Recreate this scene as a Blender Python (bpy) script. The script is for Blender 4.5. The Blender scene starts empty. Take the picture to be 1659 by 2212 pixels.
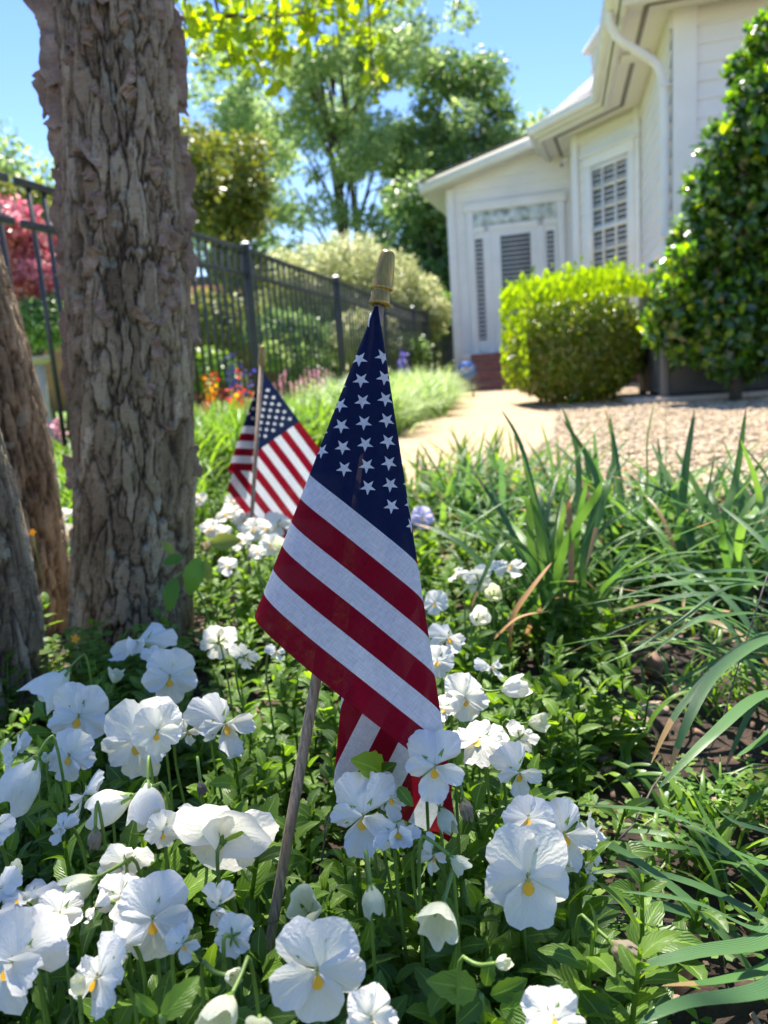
import bpy, math, random
import numpy as np
from mathutils import Vector, Matrix
random.seed(7); RNG = np.random.default_rng(7)
sc = bpy.context.scene
# ------------------------------------------------------------------ camera
CAMH = .45
PITCH, ROLL, FPX = math.radians(10.4), math.radians(4.0), 1671.0
FW = np.array([0, math.cos(PITCH), -math.sin(PITCH)])
_r0 = np.array([1., 0, 0]); _u0 = np.array([0, math.sin(PITCH), math.cos(PITCH)])
RT = math.cos(ROLL)*_r0 - math.sin(ROLL)*_u0
UP = math.cos(ROLL)*_u0 + math.sin(ROLL)*_r0
CP = np.array([0, 0, CAMH])
cam_d = bpy.data.cameras.new('camera'); cam = bpy.data.objects.new('camera', cam_d)
sc.collection.objects.link(cam); sc.camera = cam
cam.matrix_world = Matrix(((RT[0], UP[0], -FW[0], CP[0]), (RT[1], UP[1], -FW[1], CP[1]), (RT[2], UP[2], -FW[2], CP[2]), (0, 0, 0, 1)))
cam_d.sensor_fit = 'VERTICAL'; cam_d.sensor_height = 36; cam_d.sensor_width = 27
cam_d.lens = FPX/2212*36; cam_d.clip_start = .02; cam_d.clip_end = 600
cam_d.dof.use_dof = True; cam_d.dof.focus_distance = .53; cam_d.dof.aperture_fstop = 8.6
cam_d.dof.aperture_blades = 0
# ------------------------------------------------------------------ world, sun, exposure
SUN_EL, SUN_AZ = math.radians(62), math.radians(-7)     # azimuth from +Y, negative is to the left
sdir = Vector((math.sin(SUN_AZ)*math.cos(SUN_EL), math.cos(SUN_AZ)*math.cos(SUN_EL), math.sin(SUN_EL)))
w = bpy.data.worlds.new('World'); sc.world = w; w.use_nodes = True
nt = w.node_tree; bg = nt.nodes['Background']
sky = nt.nodes.new('ShaderNodeTexSky'); sky.sky_type = 'NISHITA'; sky.sun_disc = False
sky.sun_elevation = SUN_EL; sky.sun_rotation = SUN_AZ
sky.air_density = 1.0; sky.dust_density = .1; sky.ozone_density = 1.0
_h = nt.nodes.new('ShaderNodeHueSaturation'); _h.inputs['Saturation'].default_value = 1.25; _h.inputs['Value'].default_value = .9; _h.inputs['Hue'].default_value = .515
nt.links.new(sky.outputs[0], _h.inputs['Color']); nt.links.new(_h.outputs[0], bg.inputs[0]); bg.inputs[1].default_value = .105
sl = bpy.data.lights.new('sun', 'SUN'); sl.energy = 5.0; sl.angle = math.radians(.53); sl.color = (1, .94, .84)
so = bpy.data.objects.new('sun', sl); sc.collection.objects.link(so)
so.rotation_euler = sdir.to_track_quat('Z', 'Y').to_euler()
sc.view_settings.view_transform = 'Standard'; sc.view_settings.look = 'None'
sc.view_settings.exposure = 1.55; sc.view_settings.gamma = 1
sc.cycles.max_bounces = 7; sc.cycles.transparent_max_bounces = 12
sc.cycles.transmission_bounces = 5; sc.cycles.diffuse_bounces = 4; sc.cycles.glossy_bounces = 3
sc.cycles.sample_clamp_indirect = 6
sc.cycles.use_denoising = True
# ------------------------------------------------------------------ geometry helpers
def ray(x, y): return FW + RT*(x-829.5)/FPX - UP*(y-1106)/FPX
def W(x, y, Z): return CP + ray(x, y)*Z
def atH(x, y, h=0.): d = ray(x, y); return CP + d*(h-CAMH)/d[2]
def atY(x, y, Y): d = ray(x, y); return CP + d*Y/d[1]
def nrm(v): v = np.asarray(v, float); return v/np.linalg.norm(v)
def COL(): return sc.collection

def mesh_from(name, V, F, uv=None, attr=None, smooth=True):
    """V (n,3); F: array (m,k) or list of faces; uv per vertex"""
    me = bpy.data.meshes.new(name)
    V = np.asarray(V, np.float32)
    if isinstance(F, np.ndarray) and F.ndim == 2:
        m, k = F.shape; flat = F.astype(np.int32).ravel()
        ls = np.arange(0, m*k, k, dtype=np.int32); lt = np.full(m, k, np.int32)
    else:
        lt = np.array([len(f) for f in F], np.int32); flat = np.concatenate([np.asarray(f, np.int32) for f in F])
        ls = np.concatenate([[0], np.cumsum(lt)[:-1]]).astype(np.int32); m = len(lt)
    me.vertices.add(len(V)); me.vertices.foreach_set('co', V.ravel())
    me.loops.add(len(flat)); me.loops.foreach_set('vertex_index', flat)
    me.polygons.add(m); me.polygons.foreach_set('loop_start', ls); me.polygons.foreach_set('loop_total', lt)
    if smooth: me.polygons.foreach_set('use_smooth', np.ones(m, bool))
    if uv is not None:
        ul = me.uv_layers.new(name='UVMap'); ul.data.foreach_set('uv', np.asarray(uv, np.float32)[flat].ravel())
    if attr:
        for an, av in attr.items():
            a = me.attributes.new(an, 'FLOAT', 'POINT'); a.data.foreach_set('value', np.asarray(av, np.float32))
    me.update(calc_edges=True); me.validate()
    return me

def link(name, me, mat=None, parent=None):
    o = bpy.data.objects.new(name, me); COL().objects.link(o)
    if mat is not None and me is not None and len(me.materials) == 0: me.materials.append(mat)
    if parent is not None:
        o.parent = parent
        o.matrix_parent_inverse = parent.matrix_basis.inverted()
    return o
def tag(o, label=None, cat=None, group=None, kind=None):
    if label: o['label'] = label
    if cat: o['category'] = cat
    if group: o['group'] = group
    if kind: o['kind'] = kind
    return o
def thing(name, loc, label, cat, group=None):
    o = bpy.data.objects.new(name, None); COL().objects.link(o); o.location = [float(v) for v in loc]
    o.empty_display_size = .05
    o.matrix_basis = Matrix.Translation(o.location)
    return tag(o, label, cat, group)

class MB:
    def __init__(s): s.V = []; s.F = []; s.UV = []
    def add(s, V, F):
        b = len(s.V); s.V += [tuple(v) for v in V]; s.F += [[i+b for i in f] for f in F]; return s
    def box(s, c, size, ax=None):
        c = np.array(c, float); h = np.array(size, float)/2
        ax = np.eye(3) if ax is None else np.array(ax, float)
        P = [c + ax[0]*h[0]*i + ax[1]*h[1]*j + ax[2]*h[2]*k for i in (-1, 1) for j in (-1, 1) for k in (-1, 1)]
        return s.add(P, [[0, 1, 3, 2], [4, 6, 7, 5], [0, 4, 5, 1], [2, 3, 7, 6], [0, 2, 6, 4], [1, 5, 7, 3]])
    def beam(s, a, b, wdt, hgt, up=(0, 0, 1)):
        a = np.array(a, float); b = np.array(b, float); d = nrm(b-a); sd = nrm(np.cross(d, up)); u = np.cross(sd, d)
        return s.box((a+b)/2, (np.linalg.norm(b-a), wdt, hgt), (d, sd, u))
    def tube(s, pts, rad, n=8, cap=True):
        pts = [np.array(p, float) for p in pts]; m = len(pts)
        rad = [rad]*m if not hasattr(rad, '__len__') else rad
        b = len(s.V); ref = np.array([.3, .2, 1.])
        prev = None
        for i, p in enumerate(pts):
            d = nrm(pts[min(i+1, m-1)]-pts[max(i-1, 0)])
            if prev is None:
                x = np.cross(d, ref); x = x if np.linalg.norm(x) > 1e-3 else np.cross(d, (1, 0, 0)); x = nrm(x)
            else: x = nrm(prev - d*np.dot(prev, d))
            prev = x; y = np.cross(d, x)
            for k in range(n):
                a = 2*math.pi*k/n; s.V.append(tuple(p+(x*math.cos(a)+y*math.sin(a))*rad[i]))
        for i in range(m-1):
            for k in range(n):
                s.F.append([b+i*n+k, b+i*n+(k+1) % n, b+(i+1)*n+(k+1) % n, b+(i+1)*n+k])
        if cap: s.F.append([b+k for k in range(n)][::-1]); s.F.append([b+(m-1)*n+k for k in range(n)])
        return s
    def lathe(s, base, axis, prof, n=24):
        """prof: list of (r, h) along the axis"""
        a = nrm(axis); x = nrm(np.cross(a, (.37, .9, .2))); y = np.cross(a, x); b = len(s.V); base = np.array(base, float)
        for r, h in prof:
            for k in range(n):
                t = 2*math.pi*k/n; s.V.append(tuple(base+a*h+(x*math.cos(t)+y*math.sin(t))*r))
        for i in range(len(prof)-1):
            for k in range(n):
                s.F.append([b+i*n+k, b+i*n+(k+1) % n, b+(i+1)*n+(k+1) % n, b+(i+1)*n+k])
        s.F.append([b+k for k in range(n)][::-1]); s.F.append([b+(len(prof)-1)*n+k for k in range(n)])
        return s
    def quad(s, *P): return s.add(P, [list(range(len(P)))])
    def grid(s, P):
        P = np.asarray(P); a, b, _ = P.shape; o = len(s.V); s.V += [tuple(v) for v in P.reshape(-1, 3)]
        for i in range(a-1):
            for j in range(b-1): s.F.append([o+i*b+j, o+i*b+j+1, o+(i+1)*b+j+1, o+(i+1)*b+j])
        return s
    def build(s, name, mat, parent=None, smooth=False, bevel=0):
        me = mesh_from(name, np.array(s.V), s.F, smooth=smooth)
        o = link(name, me, mat, parent)
        if bevel:
            m = o.modifiers.new('bevel', 'BEVEL'); m.width = bevel; m.segments = 2; m.limit_method = 'ANGLE'
        return o

def scatter(tV, tF, T, Rm, S, tuv=None):
    """tV (n,3), tF (f,k), T (m,3), Rm (m,3,3) columns = local axes, S (m,) or (m,3)"""
    m = len(T); n = len(tV); S = np.asarray(S, float); S = S[:, None] if S.ndim == 1 else S
    L = tV[None, :, :]*S[:, None, :]
    V = np.einsum('mij,mnj->mni', Rm, L)+T[:, None, :]
    F = (tF[None]+(np.arange(m)*n)[:, None, None]).reshape(-1, tF.shape[1])
    uv = np.tile(tuv, (m, 1)) if tuv is not None else None
    return V.reshape(-1, 3), F, uv
def frames(d, nhint):
    """local y = d (leaf direction), local z close to nhint"""
    d = d/np.linalg.norm(d, axis=1, keepdims=True)
    x = np.cross(d, nhint); x /= np.linalg.norm(x, axis=1, keepdims=True)+1e-9
    z = np.cross(x, d)
    return np.stack([x, d, z], axis=2)
def rnd_dir(n, rng=RNG):
    v = rng.normal(size=(n, 3)); return v/np.linalg.norm(v, axis=1, keepdims=True)

# value noise
_TAB = np.random.default_rng(3).random(65536)
def hsh(ix, iy, iz=0, s=0):
    h = (ix*73856093) ^ (iy*19349663) ^ (iz*83492791) ^ (s*2654435761 & 0xffffffff)
    h = (h ^ (h >> 13))*1274126177 & 0xffffffff
    return _TAB[(h ^ (h >> 16)) & 65535]
def noise2(x, y, s=0, px=None):
    ix = np.floor(x).astype(np.int64); iy = np.floor(y).astype(np.int64); fx = x-ix; fy = y-iy
    fx = fx*fx*(3-2*fx); fy = fy*fy*(3-2*fy)
    wx = (lambda i: np.mod(i, px)) if px else (lambda i: i)
    a = hsh(wx(ix), iy, 0, s); b = hsh(wx(ix+1), iy, 0, s); c = hsh(wx(ix), iy+1, 0, s); d = hsh(wx(ix+1), iy+1, 0, s)
    return (a*(1-fx)+b*fx)*(1-fy)+(c*(1-fx)+d*fx)*fy
def fbm(x, y, o=4, s=0):
    v = 0; a = .5; t = 0
    for i in range(o): v = v+a*noise2(x, y, s+i); t += a; a *= .5; x = x*2.03; y = y*2.03
    return v/t
def voro(x, y, s=0, px=None):
    ix = np.floor(x).astype(np.int64); iy = np.floor(y).astype(np.int64)
    f1 = np.full(x.shape, 9.); f2 = np.full(x.shape, 9.); cid = np.zeros(x.shape)
    for i in (-1, 0, 1):
        for j in (-1, 0, 1):
            cx = ix+i; cy = iy+j; wx = np.mod(cx, px) if px else cx
            jx = cx+hsh(wx, cy, 0, s); jy = cy+hsh(wx, cy, 1, s)
            d = np.sqrt((x-jx)**2+(y-jy)**2); r = hsh(wx, cy, 2, s)
            n1 = d < f1; f2 = np.where(n1, f1, np.minimum(f2, d)); cid = np.where(n1, r, cid); f1 = np.where(n1, d, f1)
    return f1, f2, cid

# ------------------------------------------------------------------ materials
MATS = {}
def newmat(name):
    m = bpy.data.materials.new(name); m.use_nodes = True; nt = m.node_tree
    return m, nt, nt.nodes, nt.links, nt.nodes['Principled BSDF']
def ramp(nt, fac, stops, interp='LINEAR'):
    r = nt.nodes.new('ShaderNodeValToRGB'); r.color_ramp.interpolation = interp
    while len(r.color_ramp.elements) < len(stops): r.color_ramp.elements.new(.5)
    for e, (p, c) in zip(r.color_ramp.elements, stops): e.position = p; e.color = (*c, 1)
    nt.links.new(fac, r.inputs[0]); return r.outputs[0]
def noise_node(nt, scale, detail=4, coord='Object', rough=.55, vec=None):
    n = nt.nodes.new('ShaderNodeTexNoise'); n.inputs['Scale'].default_value = scale; n.inputs['Detail'].default_value = detail
    n.inputs['Roughness'].default_value = rough
    if vec is None:
        tc = nt.nodes.new('ShaderNodeTexCoord'); vec = tc.outputs[coord]
    nt.links.new(vec, n.inputs['Vector']); return n.outputs['Fac']
def bump(nt, h, strength, dist, p):
    b = nt.nodes.new('ShaderNodeBump'); b.inputs['Strength'].default_value = strength; b.inputs['Distance'].default_value = dist
    nt.links.new(h, b.inputs['Height']); nt.links.new(b.outputs[0], p.inputs['Normal']); return b
def mathn(nt, op, a, b=None, c=None):
    n = nt.nodes.new('ShaderNodeMath'); n.operation = op
    for i, v in enumerate((a, b, c)):
        if v is None: continue
        if isinstance(v, (int, float)): n.inputs[i].default_value = v
        else: nt.links.new(v, n.inputs[i])
    return n.outputs[0]
def mixc(nt, fac, a, b, mode='MIX'):
    n = nt.nodes.new('ShaderNodeMix'); n.data_type = 'RGBA'; n.blend_type = mode
    for i, v in ((0, fac), (6, a), (7, b)):
        if isinstance(v, (int, float)): n.inputs[i].default_value = v
        elif isinstance(v, tuple): n.inputs[i].default_value = (*v, 1)
        else: nt.links.new(v, n.inputs[i])
    return n.outputs[2]
def simple(name, col, rough=.6, var=.12, scale=6, bmp=0, spec=.5, metallic=0, coord='Object'):
    m, nt, N, L, p = newmat(name)
    f = noise_node(nt, scale, 5, coord)
    c = ramp(nt, f, [(.3, tuple(v*(1-var) for v in col)), (.7, tuple(min(1, v*(1+var)) for v in col))])
    L.new(c, p.inputs['Base Color']); p.inputs['Roughness'].default_value = rough
    p.inputs['Specular IOR Level'].default_value = spec; p.inputs['Metallic'].default_value = metallic
    if bmp: bump(nt, noise_node(nt, scale*6, 4, coord), .5, bmp, p)
    return m
def leafmat(name, cols, rough=.45, spec=.5, transl=.4, tcol=None, veins=True, zramp=None, ribs=False):
    """colours vary per leaf island; mixed with a translucent lobe"""
    m, nt, N, L, p = newmat(name)
    g = N.new('ShaderNodeNewGeometry'); k = len(cols)
    c = ramp(nt, g.outputs['Random Per Island'], [((i+.5)/k, cc) for i, cc in enumerate(cols)])
    n = noise_node(nt, 3, 3)
    hsv = N.new('ShaderNodeHueSaturation'); L.new(c, hsv.inputs['Color'])
    L.new(mathn(nt, 'MULTIPLY_ADD', n, .7, .65), hsv.inputs['Value'])
    c = hsv.outputs[0]
    if zramp:   # young growth near the top of the plant: (z0, z1, colour)
        sx = N.new('ShaderNodeSeparateXYZ'); L.new(g.outputs['Position'], sx.inputs[0])
        mr = N.new('ShaderNodeMapRange'); L.new(sx.outputs[2], mr.inputs[0]); mr.inputs[1].default_value = zramp[0]; mr.inputs[2].default_value = zramp[1]
        f = mathn(nt, 'MULTIPLY', mr.outputs[0], mathn(nt, 'MULTIPLY_ADD', g.outputs['Random Per Island'], .6, .55))
        f = mathn(nt, 'MINIMUM', f, 1.)
        c = mixc(nt, f, c, zramp[2])
    if veins:
        tc = N.new('ShaderNodeTexCoord'); sx = N.new('ShaderNodeSeparateXYZ'); L.new(tc.outputs['UV'], sx.inputs[0])
        ax = mathn(nt, 'ABSOLUTE', mathn(nt, 'SUBTRACT', sx.outputs[0], .5))
        mid = mathn(nt, 'LESS_THAN', ax, .035)
        vv = mathn(nt, 'SINE', mathn(nt, 'MULTIPLY', mathn(nt, 'SUBTRACT', sx.outputs[1], ax), 48.))
        c = mixc(nt, mathn(nt, 'MULTIPLY', mid, .45), c, tuple(min(1, v*1.9+.03) for v in cols[k//2]))
        bump(nt, vv, .35, .0012, p)
    if ribs:
        tc = N.new('ShaderNodeTexCoord'); sx = N.new('ShaderNodeSeparateXYZ'); L.new(tc.outputs['UV'], sx.inputs[0]); rnd = g.outputs['Random Per Island']
        rb = mathn(nt, 'SINE', mathn(nt, 'MULTIPLY', sx.outputs[0], 62.)); h3 = N.new('ShaderNodeHueSaturation'); L.new(c, h3.inputs['Color']); L.new(mathn(nt, 'MULTIPLY_ADD', rb, .10, 1.), h3.inputs['Value']); c = h3.outputs[0]
        tip = mathn(nt, 'GREATER_THAN', mathn(nt, 'ADD', sx.outputs[1], mathn(nt, 'MULTIPLY', noise_node(nt, 60, 3), .08)), mathn(nt, 'MULTIPLY_ADD', mathn(nt, 'FRACT', mathn(nt, 'MULTIPLY', rnd, 7.3)), .35, .86))
        c = mixc(nt, tip, c, (.38, .25, .11)); dead = mathn(nt, 'LESS_THAN', mathn(nt, 'FRACT', mathn(nt, 'MULTIPLY', rnd, 13.7)), .05); c = mixc(nt, dead, c, (.32, .22, .10)); bump(nt, rb, .35, .0006, p)
    L.new(c, p.inputs['Base Color']); p.inputs['Roughness'].default_value = rough
    p.inputs['Specular IOR Level'].default_value = spec
    t = N.new('ShaderNodeBsdfTranslucent')
    h2 = N.new('ShaderNodeHueSaturation'); L.new(c, h2.inputs['Color']); h2.inputs['Hue'].default_value = .485
    h2.inputs['Saturation'].default_value = 1.1; h2.inputs['Value'].default_value = 1.9
    L.new(h2.outputs[0], t.inputs[0])
    mx = N.new('ShaderNodeMixShader'); mx.inputs[0].default_value = transl
    L.new(p.outputs[0], mx.inputs[1]); L.new(t.outputs[0], mx.inputs[2]); L.new(mx.outputs[0], N['Material Output'].inputs[0])
    return m

M = MATS
M['white'] = simple('white_paint', (.86, .85, .83), .5, .05, 3)
M['siding'] = simple('white_siding', (.84, .83, .81), .5, .05, 2.2)
M['soffit'] = simple('cream_soffit', (.78, .76, .70), .6, .03, 2)
M['iron'] = simple('dark_iron', (.028, .032, .030), .38, .3, 8, .0004)
M['stick'] = None
M['grey_metal'] = simple('grey_metal', (.16, .175, .19), .45, .1, 4, metallic=.3)
M['dark_metal'] = simple('dark_cabinet', (.055, .06, .068), .5, .1, 4)
M['pad'] = simple('concrete_pad', (.5, .42, .36), .85, .12, 8, .002)
M['meter'] = simple('meter_grey', (.28, .29, .3), .5, .1, 9)
M['blue'] = simple('sign_blue', (.03, .12, .42), .4, .05, 9)
M['signwhite'] = simple('sign_white', (.8, .82, .85), .5, .02, 9)
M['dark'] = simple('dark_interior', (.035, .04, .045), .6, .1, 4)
M['slat'] = simple('blind_white', (.75, .77, .8), .5, .03, 9)
M['stone'] = simple('pale_stone', (.42, .37, .34), .8, .15, 9, .003)
M['stem'] = simple('green_stem', (.13, .22, .035), .5, .2, 40)
M['twig'] = simple('dark_twig', (.10, .085, .07), .8, .3, 60, .0006)
M['branch'] = simple('branch_bark', (.12, .09, .065), .85, .3, 20, .002)
M['farbark'] = simple('far_bark', (.085, .075, .06), .9, .3, 3)

# glass
m, nt, N, L, p = newmat('window_glass'); p.inputs['Base Color'].default_value = (.03, .04, .05, 1)
p.inputs['Roughness'].default_value = .03
tr = N.new('ShaderNodeBsdfTransparent'); mx = N.new('ShaderNodeMixShader'); fr = N.new('ShaderNodeFresnel'); fr.inputs[0].default_value = 1.6
gl = N.new('ShaderNodeBsdfGlossy'); gl.inputs['Roughness'].default_value = .03
L.new(mathn(nt, 'ADD', fr.outputs[0], .08), mx.inputs[0]); L.new(tr.outputs[0], mx.inputs[1]); L.new(gl.outputs[0], mx.inputs[2]); L.new(mx.outputs[0], N['Material Output'].inputs[0])
M['glass'] = m
# leaded glass for the transom
m, nt, N, L, p = newmat('leaded_glass')
c = ramp(nt, noise_node(nt, 9, 3), [(.35, (.22, .27, .24)), (.5, (.5, .56, .54)), (.68, (.72, .78, .78))])
L.new(c, p.inputs['Base Color']); p.inputs['Roughness'].default_value = .15; M['leaded'] = m
# brick
def brickmat(name, c1, c2, mortar, scale=1.):
    m, nt, N, L, p = newmat(name)
    tc = N.new('ShaderNodeTexCoord'); b = N.new('ShaderNodeTexBrick'); mp = N.new('ShaderNodeMapping')
    mp.inputs['Rotation'].default_value = (math.pi/2, 0, 0)
    L.new(tc.outputs['Object'], mp.inputs[0]); L.new(mp.outputs[0], b.inputs[0])
    b.inputs['Scale'].default_value = scale; b.inputs['Color1'].default_value = (*c1, 1); b.inputs['Color2'].default_value = (*c2, 1)
    b.inputs['Mortar'].default_value = (*mortar, 1); b.inputs['Brick Width'].default_value = .21; b.inputs['Row Height'].default_value = .075
    b.inputs['Mortar Size'].default_value = .006
    L.new(b.outputs[0], p.inputs['Base Color']); p.inputs['Roughness'].default_value = .85; return m
M['brick'] = brickmat('red_brick', (.32, .095, .06), (.4, .14, .09), (.33, .22, .18))
M['brick2'] = brickmat('brown_brick', (.36, .16, .08), (.26, .12, .07), (.3, .2, .14))
# shingles
m, nt, N, L, p = newmat('grey_shingle')
tc = N.new('ShaderNodeTexCoord'); b = N.new('ShaderNodeTexBrick'); L.new(tc.outputs['UV'], b.inputs[0])
b.inputs['Scale'].default_value = 1; b.inputs['Brick Width'].default_value = .3; b.inputs['Row Height'].default_value = .14; b.inputs['Mortar Size'].default_value = .012
b.inputs['Color1'].default_value = (.36, .34, .34, 1); b.inputs['Color2'].default_value = (.28, .265, .27, 1); b.inputs['Mortar'].default_value = (.12, .11, .11, 1)
L.new(b.outputs[0], p.inputs['Base Color']); p.inputs['Roughness'].default_value = .9; M['shingle'] = m
# soil
m, nt, N, L, p = newmat('dark_soil')
n1 = noise_node(nt, 26, 8, 'Object', .65)
c = ramp(nt, n1, [(.3, (.012, .008, .006)), (.5, (.045, .028, .02)), (.66, (.10, .06, .04)), (.8, (.17, .115, .08))])
L.new(c, p.inputs['Base Color']); p.inputs['Roughness'].default_value = .95
bump(nt, noise_node(nt, 60, 8, 'Object', .7), .9, .012, p); M['soil'] = m
m, nt, N, L, p = newmat('tan_concrete')
c = ramp(nt, noise_node(nt, 4, 9, 'Object', .7), [(.3, (.32, .215, .12)), (.7, (.42, .30, .18))])
g = N.new('ShaderNodeNewGeometry'); sx = N.new('ShaderNodeSeparateXYZ'); L.new(g.outputs['Position'], sx.inputs[0])
jj = mathn(nt, 'LESS_THAN', mathn(nt, 'MODULO', mathn(nt, 'ADD', sx.outputs[1], mathn(nt, 'MULTIPLY', sx.outputs[0], -.25)), 1.25), .02)
c = mixc(nt, mathn(nt, 'MULTIPLY', jj, .75), c, (.12, .09, .06))
st_ = noise_node(nt, 1.3, 3); c = mixc(nt, mathn(nt, 'MULTIPLY', mathn(nt, 'GREATER_THAN', st_, .55), .2), c, (.3, .22, .15))
L.new(c, p.inputs['Base Color']); p.inputs['Roughness'].default_value = .9
bump(nt, noise_node(nt, 90, 4), .4, .003, p); M['path'] = m
m, nt, N, L, p = newmat('gravel_bed')
c = ramp(nt, noise_node(nt, 90, 8, 'Object', .8), [(.3, (.24, .18, .13)), (.5, (.44, .34, .25)), (.7, (.6, .5, .4))])
L.new(c, p.inputs['Base Color']); p.inputs['Roughness'].default_value = .9
bump(nt, noise_node(nt, 40, 4), .8, .02, p); M['gravel'] = m
m, nt, N, L, p = newmat('pebble')
g = N.new('ShaderNodeNewGeometry')
c = ramp(nt, g.outputs['Random Per Island'], [(.0, (.22, .15, .09)), (.25, (.42, .31, .18)), (.5, (.50, .37, .23)), (.7, (.52, .43, .27)), (.88, (.28, .21, .15)), (1, (.64, .55, .40))])
L.new(c, p.inputs['Base Color']); p.inputs['Roughness'].default_value = .75; M['pebble'] = m
m, nt, N, L, p = newmat('mulch')
g = N.new('ShaderNodeNewGeometry')
c = ramp(nt, g.outputs['Random Per Island'], [(.0, (.05, .03, .02)), (.4, (.13, .075, .05)), (.7, (.24, .14, .095)), (.93, (.32, .22, .16)), (1, (.42, .3, .22))])
L.new(c, p.inputs['Base Color']); p.inputs['Roughness'].default_value = .85; M['mulch'] = m
m, nt, N, L, p = newmat('lawn')
c = ramp(nt, noise_node(nt, 2.5, 8), [(.3, (.09, .17, .02)), (.7, (.2, .33, .04))])
L.new(c, p.inputs['Base Color']); p.inputs['Roughness'].default_value = .9; M['lawn'] = m

# birch bark
m, nt, N, L, p = newmat('birch_bark')
at = N.new('ShaderNodeAttribute'); at.attribute_name = 'plate'
tc = N.new('ShaderNodeTexCoord'); mp = N.new('ShaderNodeMapping'); mp.inputs['Scale'].default_value = (1, 1, 3.2); L.new(tc.outputs['Object'], mp.inputs[0])
fine = noise_node(nt, 70, 8, 'Object', .7, mp.outputs[0]); big = noise_node(nt, 6, 4)
f = mathn(nt, 'ADD', mathn(nt, 'MULTIPLY', at.outputs['Fac'], .55), mathn(nt, 'MULTIPLY', fine, .5))
c = ramp(nt, f, [(.2, (.14, .094, .056)), (.38, (.255, .185, .115)), (.55, (.37, .28, .182)), (.74, (.50, .40, .275)), (.95, (.64, .54, .40))])
c = mixc(nt, mathn(nt, 'MULTIPLY', mathn(nt, 'GREATER_THAN', big, .56), .35), c, (.33, .28, .16))
at2 = N.new('ShaderNodeAttribute'); at2.attribute_name = 'fissure'
c = mixc(nt, at2.outputs['Fac'], c, (.045, .03, .022))
h4 = N.new('ShaderNodeHueSaturation'); L.new(c, h4.inputs['Color']); L.new(mathn(nt, 'MULTIPLY_ADD', noise_node(nt, 11, 4), 1.1, .5), h4.inputs['Value']); c = h4.outputs[0]
lich = mathn(nt, 'MULTIPLY', mathn(nt, 'GREATER_THAN', noise_node(nt, 23, 5), .64), .55); c = mixc(nt, lich, c, (.42, .43, .34))
L.new(c, p.inputs['Base Color']); p.inputs['Roughness'].default_value = .85; p.inputs['Specular IOR Level'].default_value = .25
bump(nt, fine, 1., .007, p); M['bark'] = m
m, nt, N, L, p = newmat('bark_flake')
g = N.new('ShaderNodeNewGeometry'); ti = noise_node(nt, 30, 6, 'Object', .7)
tcx = N.new('ShaderNodeTexCoord'); sx = N.new('ShaderNodeSeparateXYZ'); L.new(tcx.outputs['Object'], sx.inputs[0])
strk = mathn(nt, 'SINE', mathn(nt, 'MULTIPLY_ADD', sx.outputs[2], 900., mathn(nt, 'MULTIPLY', ti, 22.)))
c = ramp(nt, ti, [(.3, (.14, .088, .06)), (.5, (.27, .185, .13)), (.72, (.46, .35, .26))])
c = mixc(nt, mathn(nt, 'MULTIPLY', mathn(nt, 'GREATER_THAN', strk, .8), .18), c, (.12, .07, .055))
L.new(c, p.inputs['Base Color']); p.inputs['Roughness'].default_value = .8
bump(nt, ti, .6, .003, p); M['flake'] = m

# wooden dowel, gilded finial
m, nt, N, L, p = newmat('weathered_dowel')
tc = N.new('ShaderNodeTexCoord'); mp = N.new('ShaderNodeMapping'); mp.inputs['Scale'].default_value = (9, 9, .35); L.new(tc.outputs['Object'], mp.inputs[0])
f = noise_node(nt, 60, 6, 'Object', .6, mp.outputs[0])
c = ramp(nt, f, [(.3, (.12, .082, .055)), (.5, (.27, .2, .14)), (.7, (.42, .33, .24))])
L.new(c, p.inputs['Base Color']); p.inputs['Roughness'].default_value = .75; bump(nt, f, .5, .0006, p); M['stick'] = m
m, nt, N, L, p = newmat('gold_painted_wood')
tc = N.new('ShaderNodeTexCoord'); mp = N.new('ShaderNodeMapping'); mp.inputs['Scale'].default_value = (6, 6, .5); L.new(tc.outputs['Object'], mp.inputs[0])
f = noise_node(nt, 90, 6, 'Object', .7, mp.outputs[0])
c = ramp(nt, f, [(.25, (.24, .15, .035)), (.5, (.36, .24, .06)), (.75, (.48, .34, .10))])
L.new(c, p.inputs['Base Color']); p.inputs['Roughness'].default_value = .3; p.inputs['Metallic'].default_value = .55
bump(nt, f, .35, .0006, p); M['gold'] = m

# petals
def petalmat(name, col, tint):
    m, nt, N, L, p = newmat(name)
    tc = N.new('ShaderNodeTexCoord'); sx = N.new('ShaderNodeSeparateXYZ'); L.new(tc.outputs['UV'], sx.inputs[0])
    wob = noise_node(nt, 7, 3, 'UV')
    rib = mathn(nt, 'SINE', mathn(nt, 'MULTIPLY_ADD', sx.outputs[0], 80., mathn(nt, 'MULTIPLY', wob, 13.)))
    rib2 = mathn(nt, 'MULTIPLY', rib, mathn(nt, 'MULTIPLY_ADD', sx.outputs[1], .7, .3))
    c = mixc(nt, mathn(nt, 'MULTIPLY', mathn(nt, 'SUBTRACT', 1., sx.outputs[1]), .55), col, tint)
    L.new(c, p.inputs['Base Color']); p.inputs['Roughness'].default_value = .55; p.inputs['Specular IOR Level'].default_value = .3
    p.inputs['Sheen Weight'].default_value = .15
    b = bump(nt, rib2, .24, .0010, p)
    t = N.new('ShaderNodeBsdfTranslucent'); L.new(c, t.inputs[0]); L.new(b.outputs[0], t.inputs['Normal'])
    mx = N.new('ShaderNodeMixShader'); mx.inputs[0].default_value = .36
    L.new(p.outputs[0], mx.inputs[1]); L.new(t.outputs[0], mx.inputs[2]); L.new(mx.outputs[0], N['Material Output'].inputs[0]); return m
M['petal'] = petalmat('white_petal', (.91, .88, .80), (.84, .85, .66))
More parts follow.
